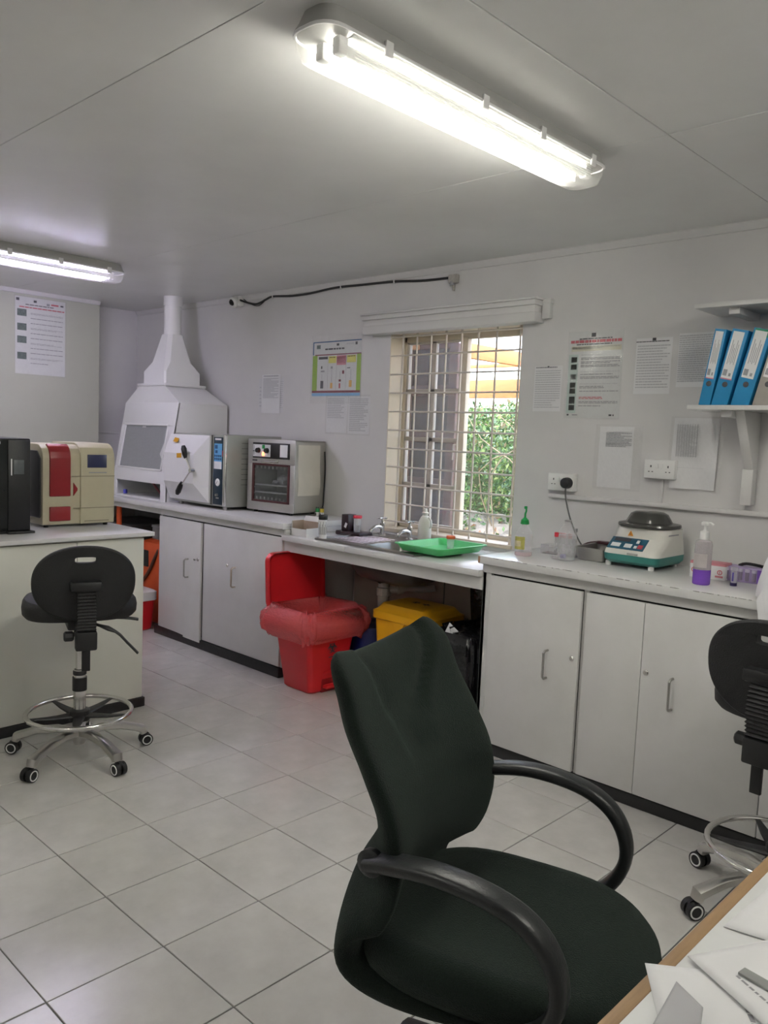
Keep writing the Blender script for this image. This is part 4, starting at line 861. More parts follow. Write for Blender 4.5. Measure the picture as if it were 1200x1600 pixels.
MB().box(-.045,-.028,-.0365,-.0345,.045,.075,T=Matrix.Translation((-.036,0,.06)) @ Matrix.Rotation(R(25),4,'Y') @ Matrix.Translation((.036,0,-.06))).build('white_mark', M_paper, ss)
def specimen(loc, label, r=.021, h=.058, cap=M_redink, dot=None):
    t = thing('specimen_cup', label, 'specimen cup', loc)
    MB().lathe([(0,0),(r*.82,0),(r*.86,.002),(r,h),(r*.93,h),(r*.80,.004),(0,.003)], 20).build('cup', M_clear, t)
    MB().lathe([(0,h),(r*1.12,h),(r*1.15,h+.002),(r*1.15,h+.013),(r*1.08,h+.016),(0,h+.016)], 24).build('screw_cap', cap, t)
    if dot: MB().lathe([(0,0),(.005,0),(.005,.004),(0,.005)], 10, (-.004,-.008,.004)).build('sample', M_dkgrey, t)
    return t
M_rcap = mat('red_cap', (.62,.03,.06), .4); M_ocap = mat('orange_cap', (.78,.13,.045), .4)
specimen((-.512, 1.885, SK+.0262), 'clear specimen cup with red cap on the black slide holder', .024, .085, M_rcap)
ty = thing('plastic_tray', 'bright green plastic tray on the sink worktop right of taps', 'tray', (.225, 1.79, SK+.0125), R(-1))
f = lambda hx, hy, r, z: rrect(hx, hy, r, z, 6)
MB().rings([f(.135,.165,.03,0), f(.140,.170,.03,.002), f(.160,.190,.035,.034), f(.172,.202,.04,.036), f(.172,.202,.04,.040), f(.158,.188,.035,.040), f(.138,.168,.03,.006), f(.1,.1,.03,.006)], cap0=True).build('tray_body', M_green, ty)
specimen((.245, 1.845, SK+.019), 'clear specimen cup with orange cap standing in green tray', .021, .058, M_ocap, dot=True)
wb_ = thing('squeeze_bottle', 'milky white squeeze bottle without cap by the right sink tap', 'bottle', (-.075, 2.0, SK+.0065))
M_milk = mat('milky_plastic', (.72,.71,.66), .4, 0, .04, 20, trans=.0)
MB().lathe([(0,0),(.036,0),(.039,.004),(.039,.10),(.036,.125),(.024,.15),(.015,.158),(.015,.166),(.019,.168),(.019,.176),(.012,.180),(.010,.198),(0,.198)], 24).build('body', M_milk, wb_)
MB().tube([(.035,0,.09),(.047,0,.10),(.045,0,.13),(.028,0,.15)], .006, 8, smooth=3).build('moulded_grip', M_milk, wb_)
# ================================================================== ON THE LEFT WORKTOP: two vials
for x, y, c, lab in ((-1.005,2.0,M_dgreen,'green'), (-.972,2.01,mat('yellow_cap',(.65,.50,.05),.4),'yellow')):
    t = thing('reagent_vial', 'tiny white vial with %s cap beside the oven corner' % lab, 'vial', (x, y, CT), 0, 'vials by the oven')
    MB().lathe([(0,0),(.0125,0),(.013,.002),(.013,.028),(0,.028)], 16).build('body', M_white, t); MB().lathe([(0,.028),(.0135,.028),(.0135,.05),(.012,.052),(0,.052)], 16).build('cap', c, t)
    MB().box(-.003,.003,-.0136,-.0128,.008,.02).build('mark', M_dink, t); MB().lathe([(0,.052),(.012,.052),(.012,.06),(0,.06)], 12).build('cap_top', M_dkgrey, t)
# ================================================================== ON THE RIGHT WORKTOP
gb = thing('pump_bottle', 'clear bottle with green squirt cap and yellow-green label near window', 'bottle', (.795, 1.715, CT))
MB().lathe([(0,.0185),(.041,.019),(.041,.095),(.036,.115),(.022,.135),(.013,.142),(.013,.150),(0,.150)], 26).build('bottle_body', M_clear, gb)
MB().lathe([(0,0),(.038,0),(.041,.004),(.041,.018),(0,.018)], 26).build('liquid', mat('pinkish_liquid', (.62,.50,.53), .2, 0, .03, 10), gb)
M_lab = mat('lime_label', (.50,.47,.12), .4, 0, .5, 45)
def arc_label(parent, name, r, z0, z1, a0, a1, m, n=12):
    mb = MB(); mb.grid(lambda u, v: (r*math.cos(R(a0+(a1-a0)*u)), r*math.sin(R(a0+(a1-a0)*u)), z0+(z1-z0)*v), n, 1); return mb.build(name, m, parent, fix=False)
arc_label(gb, 'label', .0418, .032, .092, -150, -50, M_lab); arc_label(gb, 'label_picture', .0422, .045, .072, -135, -75, mat('pale_label', (.62,.56,.36), .4, 0, .4, 60))
MB().lathe([(0,.150),(.020,.150),(.021,.153),(.018,.170),(.009,.178),(.006,.182),(0,.182)], 20).tube([(0,0,.18),(0,0,.20),(.006,-.002,.212),(.004,0,.225)], [.005,.004], 8).box(-.006,.008,-.005,.005,.222,.236,.003).build('squirt_cap', M_dgreen, gb)
sc = thing('sample_tube', 'tiny tube with red cap left of the green-capped bottle', 'tube', (.757, 1.755, CT))
MB().lathe([(0,0),(.010,0),(.011,.03),(0,.03)], 12).build('tube_body', M_clear, sc); MB().lathe([(0,.03),(.012,.03),(.012,.045),(0,.045)], 14).build('cap', M_rcap, sc)
rk = thing('tube_rack', 'clear acrylic tube rack behind the two bottles near window', 'rack', (.885, 1.90, CT), R(0))
MB().box(-.09,.098,-.035,.035,0,.005,.001).box(-.09,.098,-.035,.035,.042,.046,.001).box(-.09,-.086,-.035,.035,.005,.042).box(.094,.098,-.035,.035,.005,.042).build('acrylic_frame', M_clear, rk)
def btube(x, y, m, label, h=.075, grp=None, z=.006):
    t = thing('blood_tube', label, 'tube', (x, y, CT+z), 0, grp)
    MB().lathe([(0,0),(.004,.001),(.0065,.006),(.0065,h),(.0055,h),(.005,.008),(0,.004)], 12).build('glass_tube', M_clear, t)
    MB().lathe([(0,h-.002),(.009,h-.002),(.0095,h),(.0095,h+.018),(.008,h+.02),(0,h+.02)], 14).build('stopper', m, t)
    arc_label(t, 'tube_label', .0068, .015, .05, -170, -20, M_paper, 6); return t
for k, x in enumerate((.862,.884,.906,.938)):
    btube(x, 1.893, M_rcap, ('red-stoppered blood tube in clear rack, first from left','red-stoppered blood tube in clear rack, second from left','red-stoppered blood tube in clear rack, third from left','red-stoppered blood tube in rack, set apart at the right')[k], .082, 'red-topped tubes in the rack')
M_pur = mat('purple_cap', (.10,.02,.13), .4); M_vio = mat('violet_plastic', (.09,.06,.34), .4)
btube(.966, 1.88, M_pur, 'purple-stoppered blood tube in clear rack behind the clear bottle', .062)
wt_ = thing('dropper_tube', 'tall narrow clear tube with grey tip standing in rack', 'tube', (.955, 1.918, CT+.006)); MB().lathe([(0,0),(.006,.003),(.006,.08),(.003,.1),(.003,.118),(0,.118)], 10).build('tube_body', M_clear, wt_); MB().lathe([(0,.112),(.006,.112),(.006,.128),(0,.13)], 10).build('tip', M_ink, wt_)
pc = thing('loose_cap', 'violet cap lying in a small clear dish before the rack', 'cap', (.955, 1.775, CT))
MB().lathe([(0,0),(.035,0),(.04,.008),(.038,.008),(.034,.003),(0,.003)], 24).build('dish', M_clear, pc); MB().lathe([(0,.0),(.011,0),(.011,.02),(0,.02)], 14, T=Matrix.Translation((.012,0,.012)) @ Matrix.Rotation(R(80),4,'Y')).build('cap_body', M_vio, pc)
cbt = thing('clear_bottle', 'tall clear colourless bottle without cap left of steel tray', 'bottle', (1.0, 1.765, CT))
MB().lathe([(0,0),(.036,0),(.040,.005),(.040,.118),(.037,.138),(.027,.158),(.016,.168),(.015,.185),(0,.185)], 28).build('bottle_body', M_clear, cbt)
MB().lathe([(.0405,.004),(.0410,.01),(.0410,.112),(.0405,.118)], 28).build('inner_sheen', M_clear, cbt)
MB().lathe([(.014,.180),(.017,.180),(.017,.187),(.014,.187)], 20).build('neck_ring', mat('grey_ring', (.32,.31,.31), .4), cbt)
sy = thing('steel_tray', 'deep stainless steel instrument tray between clear bottle and centrifuge', 'tray', (1.075, 1.95, CT), R(0))
MB().rings([f(.066,.10,.02,0), f(.07,.105,.02,.003), f(.078,.115,.025,.058), f(.084,.123,.025,.059), f(.084,.123,.025,.062), f(.076,.113,.025,.061), f(.068,.102,.02,.006), f(.045,.05,.02,.006)]).build('tray_body', M_steel, sy)
mp_ = thing('maroon_plug_lead', 'maroon oval plug lead resting over back rim of the steel tray', 'lead', (1.05, 2.04, CT+.0625))
MB().lathe([(0,0),(.05,.0),(.055,.006),(.045,.012),(0,.013)], 20, sy=.45).tube([(-.05,0,.006),(-.09,-.02,-.004),(-.13,-.03,-.03)], .004, 6, smooth=3).build('plug_lead', mat('maroon_plastic', (.06,.012,.018), .4), mp_)
# centrifuge
cf = thing('centrifuge', 'white and teal benchtop centrifuge with smoked grey domed lid', 'centrifuge', (1.29, 1.80, CT))
M_teal2 = mat('teal_plastic', (.035,.20,.18), .4, 0, .04, 20); M_cfw = mat('cream_white_plastic', (.70,.69,.64), .35, 0, .03, 20)
def rr3(x0, x1, y0, y1, r, z): return rrect((x1-x0)/2, (y1-y0)/2, r, z, 6, (x0+x1)/2, (y0+y1)/2)
MB().rings([rr3(-.115,.12,.02,.285,.03,.016), rr3(-.128,.132,.0,.30,.035,.03), rr3(-.13,.134,-.004,.302,.035,.058)]).build('teal_base', M_teal2, cf)
MB().rings([rr3(-.129,.133,-.003,.301,.035,.058), rr3(-.129,.133,.004,.301,.04,.075), rr3(-.127,.133,.075,.30,.06,.130), rr3(-.126,.132,.078,.30,.07,.172), rr3(-.13,.125,.085,.295,.07,.178)]).build('white_body', M_cfw, cf)
# the sloping control panel on the front
sl = math.atan2(.071, .055); TP = Matrix.Translation((0,.004,.075)) @ Matrix.Rotation(-sl, 4, 'X')
pn_ = MB().box(-.112,.06,-.004,.0005,.008,.082,.001,T=TP).build('control_panel', mat('panel_blue', (.02,.10,.16), .35), cf)
MB().box(-.098,-.055,-.006,-.0035,.018,.042,.001,T=TP).box(-.035,.0,-.006,-.0035,.018,.042,.001,T=TP).box(.012,.026,-.006,-.0035,.018,.034,.001,T=TP).box(.012,.026,-.006,-.0035,.05,.07,.001,T=TP).build('keys', M_white, pn_)
MB().box(.029,.052,-.006,-.0035,.018,.042,.001,T=TP).build('stop_key', mat('stop_red', (.5,.06,.08), .4), pn_); MB().box(-.095,-.02,-.006,-.0035,.055,.075,T=TP).build('readout', M_dink, pn_)
MB().box(-.005,.045,-.0075,-.003,.062,.07,.001).build('name_plate', M_steel, cf)
MB().prism([(-.045,.137),(-.02,.137),(-.0325,.160)], 'y', .070, .0765, .0008).build('warning_triangle', mat('warning_orange', (.75,.30,.03), .4), cf); MB().box(-.0335,-.0315,.069,.0705,.142,.152).build('warning_mark', M_dink, cf)
MB().box(.133,.1345,.10,.20,.150,.155).build('side_text', M_ink, cf)
M_smoke = mat('smoked_lid', (.06,.06,.055), .18, 0, .08, 20)
MB().rings([rr3(-.128,.134,.06,.302,.10,.178), rr3(-.13,.136,.058,.304,.10,.184), rr3(-.128,.134,.06,.302,.10,.193), rr3(-.105,.10,.10,.275,.08,.198), rr3(-.085,.08,.115,.255,.065,.235), rr3(-.065,.06,.13,.24,.05,.245), rr3(-.05,.045,.14,.23,.04,.246)]).build('smoked_lid', M_smoke, cf)
for x in (-.11, .095):
    for y in (.03, .26): MB().cyl((x,y,0),(x,y,.02), .013, seg=12).build('foot', M_white, cf)
# violet pump bottle
pb = thing('pump_dispenser', 'clear pump dispenser holding violet liquid at front of right worktop', 'dispenser', (1.667, 1.685, CT))
MB().lathe([(0,.0605),(.034,.061),(.034,.160),(.030,.174),(.016,.182),(0,.182)], 26).build('bottle_body', clear('hazy_plastic', (.84,.80,.82), .62, .15), pb)
MB().lathe([(0,0),(.031,0),(.034,.004),(.034,.060),(0,.060)], 26).build('violet_liquid', mat('violet_liquid', (.17,.055,.46), .25, 0, .05, 10), pb)
arc_label(pb, 'faint_label', .0344, .07, .125, -160, -40, mat('grey_label', (.50,.46,.46), .5, 0, .2, 40))
MB().lathe([(0,.180),(.017,.180),(.018,.184),(.017,.212),(.008,.216),(.005,.220),(.005,.236),(.016,.238),(.016,.246),(.010,.252),(0,.252)], 20).tube([(0,0,.245),(.02,.004,.247),(.03,.006,.240)], .005, 8).build('pump_head', M_white, pb)
bx_ = thing('glove_box', 'small white carton with red marks behind violet pump dispenser', 'carton', (1.625, 1.885, CT), R(4))
MB().box(-.075,.07,-.04,.04,0,.068,.001).build('carton_body', M_paper, bx_)
MB().box(-.075,.0705,-.0405,.041,.058,.0688,.001).box(.03,.062,-.0412,-.0400,.01,.018).build('red_print', mat('pale_red_print', (.58,.22,.26), .5), bx_)
mb = MB()
for x in (-.058, .048): mb.tube([(x+.009*math.cos(R(a)), -.0408, .032+.009*math.sin(R(a))) for a in range(0,360,30)], .0018, 5, closed=True).box(x-.001,x+.001,-.0416,-.04,.026,.038)
mb.build('round_marks', M_redink, bx_)
vb = thing('tube_pack', 'lilac pack of purple-capped tubes behind dispenser near the white cover', 'pack', (1.748, 1.93, CT), R(3))
MB().box(-.075,.085,-.045,.045,0,.060,.002).build('pack_body', mat('lilac_film', (.46,.36,.62), .3, 0, .15, 30), vb)
mb = MB(); mb2 = MB()
for k in range(5): mb.cyl((-.058+.027*k,-.0465,.008),(-.058+.027*k,-.0465,.046), .008, seg=10); mb2.cyl((-.058+.027*k,-.047,.044),(-.058+.027*k,-.047,.056), .0095, seg=10)
mb.build('wrapped_tubes', mat('greyish_tube', (.30,.25,.36), .3, 0, .1, 60), vb); mb2.build('tube_caps', mat('lilac_white', (.70,.66,.78), .4), vb)
MB().box(.062,.086,-.0475,-.0445,.004,.058).build('violet_flap', mat('strong_violet', (.22,.10,.52), .4), vb); MB().tube([(-.03,.02,.06),(.0,.01,.072),(.05,.02,.068),(.08,.03,.06)], .007, 6, smooth=3).build('black_strap', M_black, vb)
vt = thing('standing_tube', 'white-labelled tube with dark violet foot in front of tube pack', 'tube', (1.765, 1.765, CT))
MB().lathe([(0,.012),(.012,.012),(.012,.060),(.015,.062),(.014,.075),(0,.078)], 16).build('tube_body', clear('milky_clear', (.85,.83,.9), .35, .15), vt); MB().lathe([(0,0),(.013,0),(.013,.013),(0,.013)], 16).build('foot_cap', mat('ink_violet', (.03,.02,.10), .4), vt); MB().box(-.003,.003,-.0135,-.0115,.02,.055).build('tube_mark', M_vio, vt)
# white plastic cover at the right picture edge
wc = thing('dust_cover', 'white plastic dust cover draped over equipment at right picture edge', 'cover', (2.16, 1.76, 0))
def drape(u, v):
    a = 2*math.pi*u; r = 1+.05*math.sin(5*a+v*3)+.03*math.sin(11*a-v*5)
    hx = .20+.07*(1-v)**1.3; hy = .22+.06*(1-v)
    c, s = sgnpow(math.cos(a), .6), sgnpow(math.sin(a), .6)
    z0 = .84 if hy*s*r < -.262 else CT+.006
    return (hx*c*r, max(-.275, hy*s*r), z0+(1.21-z0)*v)
rings = [[drape(i/48, j/14) for i in range(48)] for j in range(15)]
rings += [[(x*.8, y*.8, 1.225+.01*math.sin(i)) for i, (x, y, z) in enumerate(rings[-1])], [(x*.3, y*.3, 1.23) for (x, y, z) in rings[-1]]]
MB().rings(rings, cap0=False).build('cover_film', mat('white_cover_plastic', (.80,.80,.82), .4, 0, .03, 10, .35, 16), wc)
eb = thing('eyepiece', 'black rounded knob showing above the white dust cover', 'eyepiece', (2.03, 1.63, 1.222)); blob(.035,.03,.02,2,.03).build('knob', M_bplas, eb)
# ================================================================== LAB STOOLS
def lab_stool(loc, rz, label, base_rot, seat_rz=0):
    t = thing('lab_stool', label, 'stool', loc, rz, 'swivel lab stools')
    hubz = .105
    hub = MB().lathe([(0,.06),(.026,.06),(.030,.075),(.036,.10),(.034,.125),(.026,.135),(0,.135)], 20).build('hub', M_alu, t)
    for k in range(5):
        a = R(base_rot+72*k); d = Vector((math.cos(a), math.sin(a), 0))
        P_ = [d*.025+Z*.112, d*.10+Z*.122, d*.19+Z*.112, d*.248+Z*.092, d*.282+Z*.080, d*.289+Z*.058]
        MB().tube(P_, [.018,.019,.019,.020,.022,.018], 12, smooth=0, sec=(1.15,.85)).build('leg', M_alu, t)
        n = Vector((-d.y, d.x, 0)); c = d*.288+Z*.028; c2 = c+d*.012
        w = MB().cyl(c2-n*.024, c2-n*.005, .028, seg=20).cyl(c2+n*.005, c2+n*.024, .028, seg=20).cyl(c2-n*.006+Z*.012, c2+n*.006+Z*.012, .020, seg=14).cyl(c+Z*.0, c+Z*.045, .009, seg=8).build('caster', M_bplas, t)
        for s in (-1, 1):
            o = c2+n*(s*.0243); rg = MB()
            rg.tube([o+(d*math.cos(R(b))+Z*math.sin(R(b)))*.020 for b in range(0,360,20)], .0028, 6, closed=True).build('wheel_ring', M_white, w)
    MB().cyl((0,0,.12),(0,0,.40), .026, seg=20).build('outer_column', M_chrome, t)
    MB().lathe([(.027,.305),(.031,.305),(.031,.365),(.027,.365)], 20).lathe([(.026,.375),(.029,.378),(.029,.392),(.022,.402),(.0,.402)], 20).build('column_collar', M_bplas, t)
    MB().cyl((0,0,.39),(0,0,.60), .0175, seg=18).build('gas_rod', M_chrome, t)
    MB().tube([(.222*math.cos(R(b)), .222*math.sin(R(b)), .205) for b in range(0,360,10)], .0105, 10, closed=True).build('foot_ring', M_chrome, t)
    rh = MB().lathe([(.026,.17),(.044,.17),(.044,.215),(.026,.222)], 20).build('ring_hub', M_bplas, t)
    for k in range(5):
        a = R(base_rot+36+72*k); d = Vector((math.cos(a), math.sin(a), 0)); MB().tube([d*.035+Z*.190, d*.13+Z*.193, d*.216+Z*.202], [.026,.019,.009], 8, sec=(1.,.30)).build('ring_spoke', M_bplas, rh)
    # seat mechanism, seat
    MB().box(-.09,.10,-.06,.06,.595,.645,.01).cyl((0,0,.55),(0,0,.60), .026, seg=14).build('mechanism', M_bplas, t)
    rg = []
    def seat_ring(s, z, o=0): return [(.045+(.205*s)*sgnpow(math.cos(a), .75), (.235*s)*sgnpow(math.sin(a), .75)*(1.0-.10*sgnpow(math.cos(a), .75)), z+o*(math.cos(a)**2)*.0+ (.012*math.sin(a)**2*o)) for a in [2*math.pi*i/40 for i in range(40)]]
    for s, z, o in ((.80,.640,0),(.93,.645,0),(.99,.662,0),(1.0,.682,1),(.985,.702,1),(.94,.716,1),(.82,.722,1),(.55,.714,.6),(.25,.708,.2)): rg.append(seat_ring(s, z, o))
    MB().rings(rg).build('seat', M_brub, t)
    # backrest plate with a hand hole (rings running front outer > front inner > back inner > back outer)
    N = 64; zc, xb = .822, -.185
    def bp(y, z, o): return (xb+.55*y*y-.10*(z-zc)+o, y, z)
    def outer(s): return [((.208*s)*sgnpow(math.cos(a), .92), zc+(.158*s)*sgnpow(math.sin(a), .88)*(1 if math.sin(a) > 0 else 1.05)) for a in [2*math.pi*i/N for i in range(N)]]
    def slot(s):
        out = []
        for i in range(N):
            a = 2*math.pi*i/N; c, q = math.cos(a), math.sin(a); out.append(((.043*s if abs(c) > 0 else 0)*sgnpow(c, .35)*1.0, zc+.098+(.0125*s)*sgnpow(q, .6)))
        return out
    def mid(f, a_, b_): return [(a_[i][0]*(1-f)+b_[i][0]*f, a_[i][1]*(1-f)+b_[i][1]*f) for i in range(N)]
    O, Sl = outer(1), slot(1); rg = []
    for pts, o in ((outer(.965), .021), (mid(.5, outer(.95), slot(1.25)), .024), (slot(1.2), .022), (slot(1.0), .016), (slot(1.0), -.014), (slot(1.15), -.018), (mid(.5, outer(.95), slot(1.2)), -.02), (outer(.955), -.019), (outer(.99), -.013), (outer(1.0), .0), (outer(.99), .014)):
        rg.append([bp(y, z, o) for y, z in pts])
    MB().rings(rg, closed=True).build('backrest', M_brub, t)
    # bellows-covered spine behind the backrest
    xs_ = xb-.045; mb = MB(); P_ = []
    path = lambda k: Vector((xs_-.012*math.sin(math.pi*min(1, k/11)), 0, .795-.0135*k))
    rg = []
    for k in range(13):
        p = path(k); w = .036+.004*(k/12)
        rg.append([(p.x+(a)*1.0, y, p.z) for a, y in ((-.020,-w),(.022,-w),(.022,w),(-.020,w))]); rg.append([(p.x+(a)*.8, y*.86, p.z-.0065) for a, y in ((-.018,-w),(.020,-w),(.020,w),(-.018,w))])
    MB().rings(rg).build('bellows', M_brub, t, ang=15)
    MB().box(xs_-.022, xs_+.03, -.062, .062, .793, .835, .010).build('back_bracket', M_bplas, t)
    MB().box(xs_-.024, xs_+.024, -.043, .043, .545, .625, .008).box(xs_-.006, xs_+.008, -.017, .017, .455, .55, .003).box(xs_+.02, -.06, -.03, .03, .60, .63, .006).build('spine_rod', M_bplas, t)
    MB().lathe([(0,0),(.016,0),(.022,.006),(.022,.034),(.016,.04),(0,.04)], 8, T=Matrix.Translation((xs_+.03,.045,.60)) @ Matrix.Rotation(R(-90),4,'X')).build('adjusting_knob', M_bplas, t)
    for z, dz, dy in ((.652,-.02,0), (.625,-.125,-.01)):
        MB().tube([(-.06,-.05,z-.01),(-.075,-.13+dy,z+dz*.35-.004),(-.08,-.19,z+dz*.8),(-.085,-.235,z+dz*1.2)], [.008,.009,.015,.009], 8, smooth=3, sec=(1.5,.6)).build('lever', M_bplas, t)
    return t
lab_stool((-.425, .105, 0), R(160), 'black lab stool with chrome foot ring before the peninsula cabinet', 62)
lab_stool((2.185, 1.203, 0), R(85), 'black lab stool half cut off by right picture edge', 6)
# ================================================================== OFFICE CHAIR
oc_ = thing('office_chair', 'dark green fabric office chair with black loop armrests in the foreground', 'chair', (2.07, -.135, 0), R(16))
# back and lower shell: one upholstered surface swept along an S profile
prof = [(.05,.395),(-.10,.378),(-.21,.383),(-.285,.412),(-.315,.475),(-.305,.545),(-.268,.615),(-.245,.675),(-.243,.74),(-.276,.81),(-.322,.89),(-.352,.965),(-.388,1.008)]
wid = [.225,.235,.245,.252,.258,.260,.262,.265,.265,.263,.258,.250,.232]
PC = catmull([(p[0],0,p[1]) for p in prof], 5); WC = [v.x for v in catmull([(w,0,0) for w in wid], 5)]
def sm(t): t = max(0, min(1, t)); return t*t*(3-2*t)
def curl(z): return (.05+.045*sm((.78-z)/.20))*sm((z-.385)/.19)
rg = []; N = 96
for i, p in enumerate(PC):
    d = (PC[min(i+1,len(PC)-1)]-PC[max(i-1,0)]).normalized(); n = Vector((d.z, 0, -d.x))          # n points to the front of the chair on the back
    tl = (i/(len(PC)-1)); end = min(1, (len(PC)-1-i)/5.0); th = (.036+.010*math.exp(-((tl-.45)/.2)**2))*(.45+.55*math.sqrt(end)) if end < 1 else .036+.010*math.exp(-((tl-.45)/.2)**2)
    w = WC[i]*(1-.10*(1-end)**2); ring = []
    for k in range(N):
        a = 2*math.pi*k/N; u = sgnpow(math.cos(a), .55); s = sgnpow(math.sin(a), .75); y = w*u
        off = th*s+ curl(p.z)*abs(u)**2.4
        if s > 0 and p.z > .52:
            h = (p.z-.765)/.24
            if h > 0: uc = u+.15; q_ = uc-.95*h if uc > 0 else -uc-.30*h; off -= .016*math.exp(-(q_/.05)**2)*min(1, h*6+.3); off -= .010*max(0, min(1, -q_/.06))*min(1, h*4)
            else: off -= .014*math.exp(-((u+.15+.12*h)/.05)**2)*max(0, 1+h*1.2)
        ring.append(p+n*off+Y*y)
    rg.append(ring)
back = MB().rings(rg).build('backrest', M_fabric, oc_, ang=70)
# seat cushion
rg = []
def so(s, z): return [(-.015+(.30*s)*sgnpow(math.cos(a), .62), (.252*s)*sgnpow(math.sin(a), .62)*(1-.03*math.cos(a)), z(math.cos(a), math.sin(a), s)) for a in [2*math.pi*i/56 for i in range(56)]]
for s, z, dip in ((.80,.392,0),(.93,.398,0),(.99,.418,0),(1.0,.440,0),(.985,.462,0),(.94,.478,1),(.84,.486,1),(.66,.484,1),(.40,.480,1),(.15,.478,1)):
    rg.append(so(s, lambda c, q, ss, z=z: z-.030*max(0, c)**2*ss**3+.012*abs(q)**3*ss**2*(1 if z > .44 else 0)))
seat = MB().rings(rg).build('seat', M_fabric, oc_, ang=70)
M_arm = mat('armrest_plastic', (.015,.017,.018), .34, 0, .15, 60, .1, 200)
for s in (-1, 1):
    P_ = [(-.225,s*.258,.660),(-.17,s*.270,.677),(-.07,s*.280,.690),(.04,s*.284,.678),(.112,s*.284,.645),(.152,s*.283,.590),(.160,s*.281,.525),(.128,s*.276,.460),(.06,s*.264,.410),(-.03,s*.22,.38)]
    MB().tube(P_, .024, 14, smooth=5, sec=(.62,1.15), upv=(0,1,0)).build('armrest', M_arm, oc_)
    MB().lathe([(0,-.01),(.026,-.01),(.028,.006),(.018,.012),(0,.013)], 16, T=Matrix.Translation((-.222,s*.262,.662)) @ Matrix.Rotation(R(-90*s),4,'X')).lathe([(0,0),(.02,0),(.018,.01),(0,.012)], 12, T=Matrix.Translation((.02,s*.258,.384)) @ Matrix.Rotation(R(180),4,'X')).build('arm_boss', M_arm, oc_)
MB().box(-.12,.13,-.10,.10,.335,.385,.012).build('tilt_mechanism', M_bplas, oc_)
MB().cyl((0,0,.10),(0,0,.24), .026, seg=18).build('column_sleeve', M_bplas, oc_); MB().cyl((0,0,.23),(0,0,.345), .016, seg=16).build('gas_rod', M_chrome, oc_)
MB().tube([(-.03,-.10,.352),(-.06,-.20,.348),(-.075,-.245,.335)], .006, 8, smooth=3).tube([(-.07,-.235,.338),(-.10,-.31,.315)], [.012,.009], 8, sec=(1.6,.7)).build('tilt_lever', M_bplas, oc_)
MB().tube([(.02,-.06,.34),(.015,-.10,.25),(.0,-.06,.17),(-.01,-.03,.16)], [.028,.03,.03,.02], 10, smooth=4, sec=(1.0,.5)).build('bowden_shroud', mat('grey_shroud', (.32,.32,.32), .45, .3, .1, 20), oc_)
for k in range(5):
    a = R(20+72*k); d = Vector((math.cos(a), math.sin(a), 0)); n = Vector((-d.y, d.x, 0))
    MB().tube([d*.02+Z*.115, d*.15+Z*.105, d*.30+Z*.072], [.030,.026,.018], 10, sec=(1.1,.8)).build('leg', M_bplas, oc_)
    c = d*.30+Z*.027; w = MB().cyl(c-n*.026, c-n*.005, .027, seg=18).cyl(c+n*.005, c+n*.026, .027, seg=18).cyl(c+Z*.01, c+Z*.05, .008, seg=8).cyl(c-n*.006, c+n*.006, .010, seg=8).build('caster', M_bplas, oc_)
# ================================================================== PAPERS ON THE DESK
dz = .7535
def sheet(name, label, corners, z, m=M_paper, prints=(), lift=None, sag=.0, cat='paper'):
    c = sum((Vector(p) for p in corners), Vector((0,0)))/4
    t = thing(name, label, cat, (c.x, c.y, z)); A, B, C_, D = [Vector(p)-c for p in corners]
    def fn(u, v):
        p = (A*(1-u)+B*u)*(1-v)+(D*(1-u)+C_*u)*v; return (p.x, p.y, (lift(u, v) if lift else 0)+sag*math.sin(u*3)*math.sin(v*2.5))
    o = MB().grid(fn, 16, 16).build('sheet', m, t); mo = o.modifiers.new('t', 'SOLIDIFY'); mo.thickness = .0012; mo.offset = 1
    mb = MB()
    for (u0, v0, u1, v1) in prints:
        q = [Vector(fn(u, v))+Z*.0016 for u, v in ((u0,v0),(u1,v0),(u1,v1),(u0,v1))]; mb.quad(*q)
    if prints: mb.build('print', M_ink, t, smooth=False)
    return t
rq = random.Random(2)
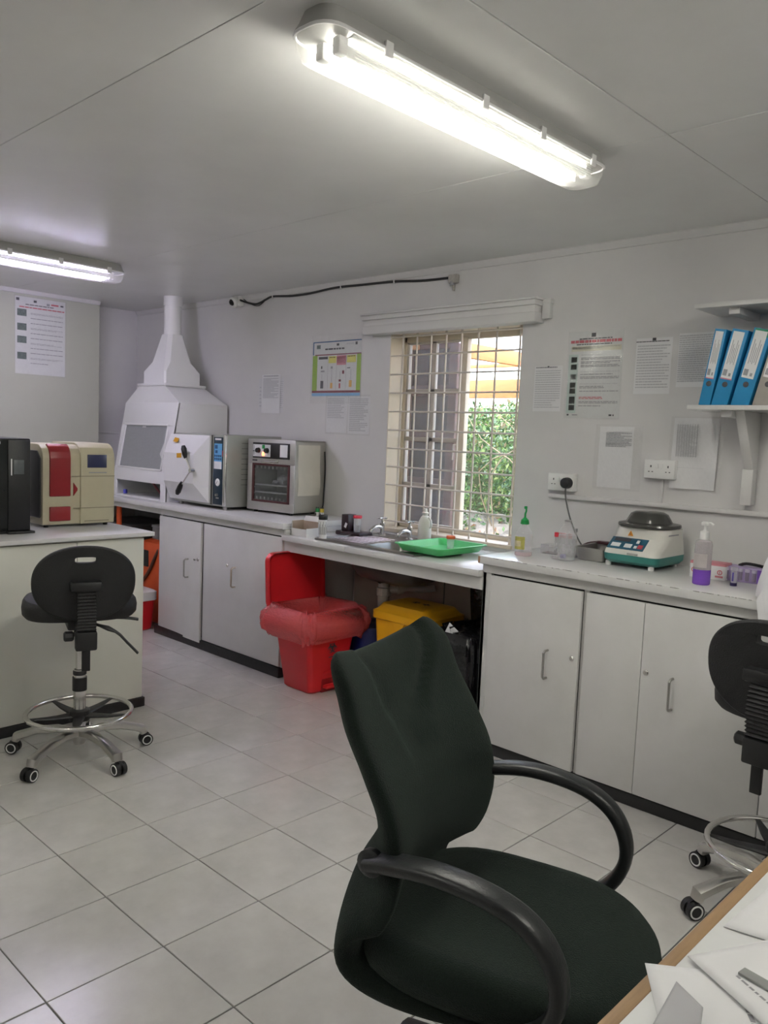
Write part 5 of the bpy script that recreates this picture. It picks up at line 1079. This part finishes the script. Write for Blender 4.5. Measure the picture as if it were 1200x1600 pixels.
def textrows(u0, u1, v0, v1, n):
    out = []
    for k in range(n):
        v = v0+(v1-v0)*k/n; u = u0
        while u < u1-.02: du = rq.uniform(.02,.07); out.append((u, v, min(u+du,u1), v+(v1-v0)/n*.45)); u += du+.012
    return out
sheet('paper_sheet', 'white sheet at desk edge, its corner jutting over brown edge strip', [(2.497,-.475),(2.62,-.655),(2.84,-.50),(2.70,-.325)], dz, prints=textrows(.30,.5,.45,.95,9)+textrows(.55,.95,.2,.9,14))
sheet('paper_sheet', 'nearest white sheet with a grey folded corner at bottom right edge', [(2.50,-.66),(2.62,-.78),(2.86,-.62),(2.72,-.47)], dz+.003, lift=lambda u, v: .02*max(0, v-.4)*u)
sheet('folded_corner', 'grey upturned paper corner shaded on the nearest desk sheet', [(2.568,-.60),(2.625,-.60),(2.607,-.545),(2.562,-.522)], dz+.014, m=mat('shaded_paper', (.42,.42,.44), .6, 0, .03, 12), lift=lambda u, v: .015*v)  # shade of the fold is put into the grey of the paper
sheet('paper_stack', 'stack of printed pages further up the desk, top page typed', [(2.535,-.42),(2.73,-.52),(2.90,-.22),(2.70,-.12)], dz+.0045, prints=textrows(.25,.95,.10,.125,1)+textrows(.3,.75,.30,.48,4), cat='papers')
t = thing('paper_stack', 'lower pages of the printed stack, spreading under the top page', 'papers', (2.715, -.30, dz))
for k, (a, o) in enumerate(((-1.0,0),(1.5,.004),(.2,-.002))):
    MB().box(-.105,.105,-.145,.145,.0006+k*.0012,.0016+k*.0012,T=Matrix.Rotation(R(-27+a*2),4,'Z') @ Matrix.Translation((o,0,0))).build('page', M_paper, t)
sheet('paper_sheet', 'blank white sheet lying along far part of desk edge', [(2.54,-.30),(2.80,-.24),(2.78,.10),(2.56,.06)], dz)
rl = thing('clipboard_edge', 'narrow grey ruler-like strip lying on the printed pages', 'ruler', (2.652, -.408, dz+.0065), R(-9)); MB().box(-.05,.12,-.009,.009,0,.0035,.001).build('strip', mat('grey_strip', (.26,.27,.26), .4, 0, .1, 30), rl)
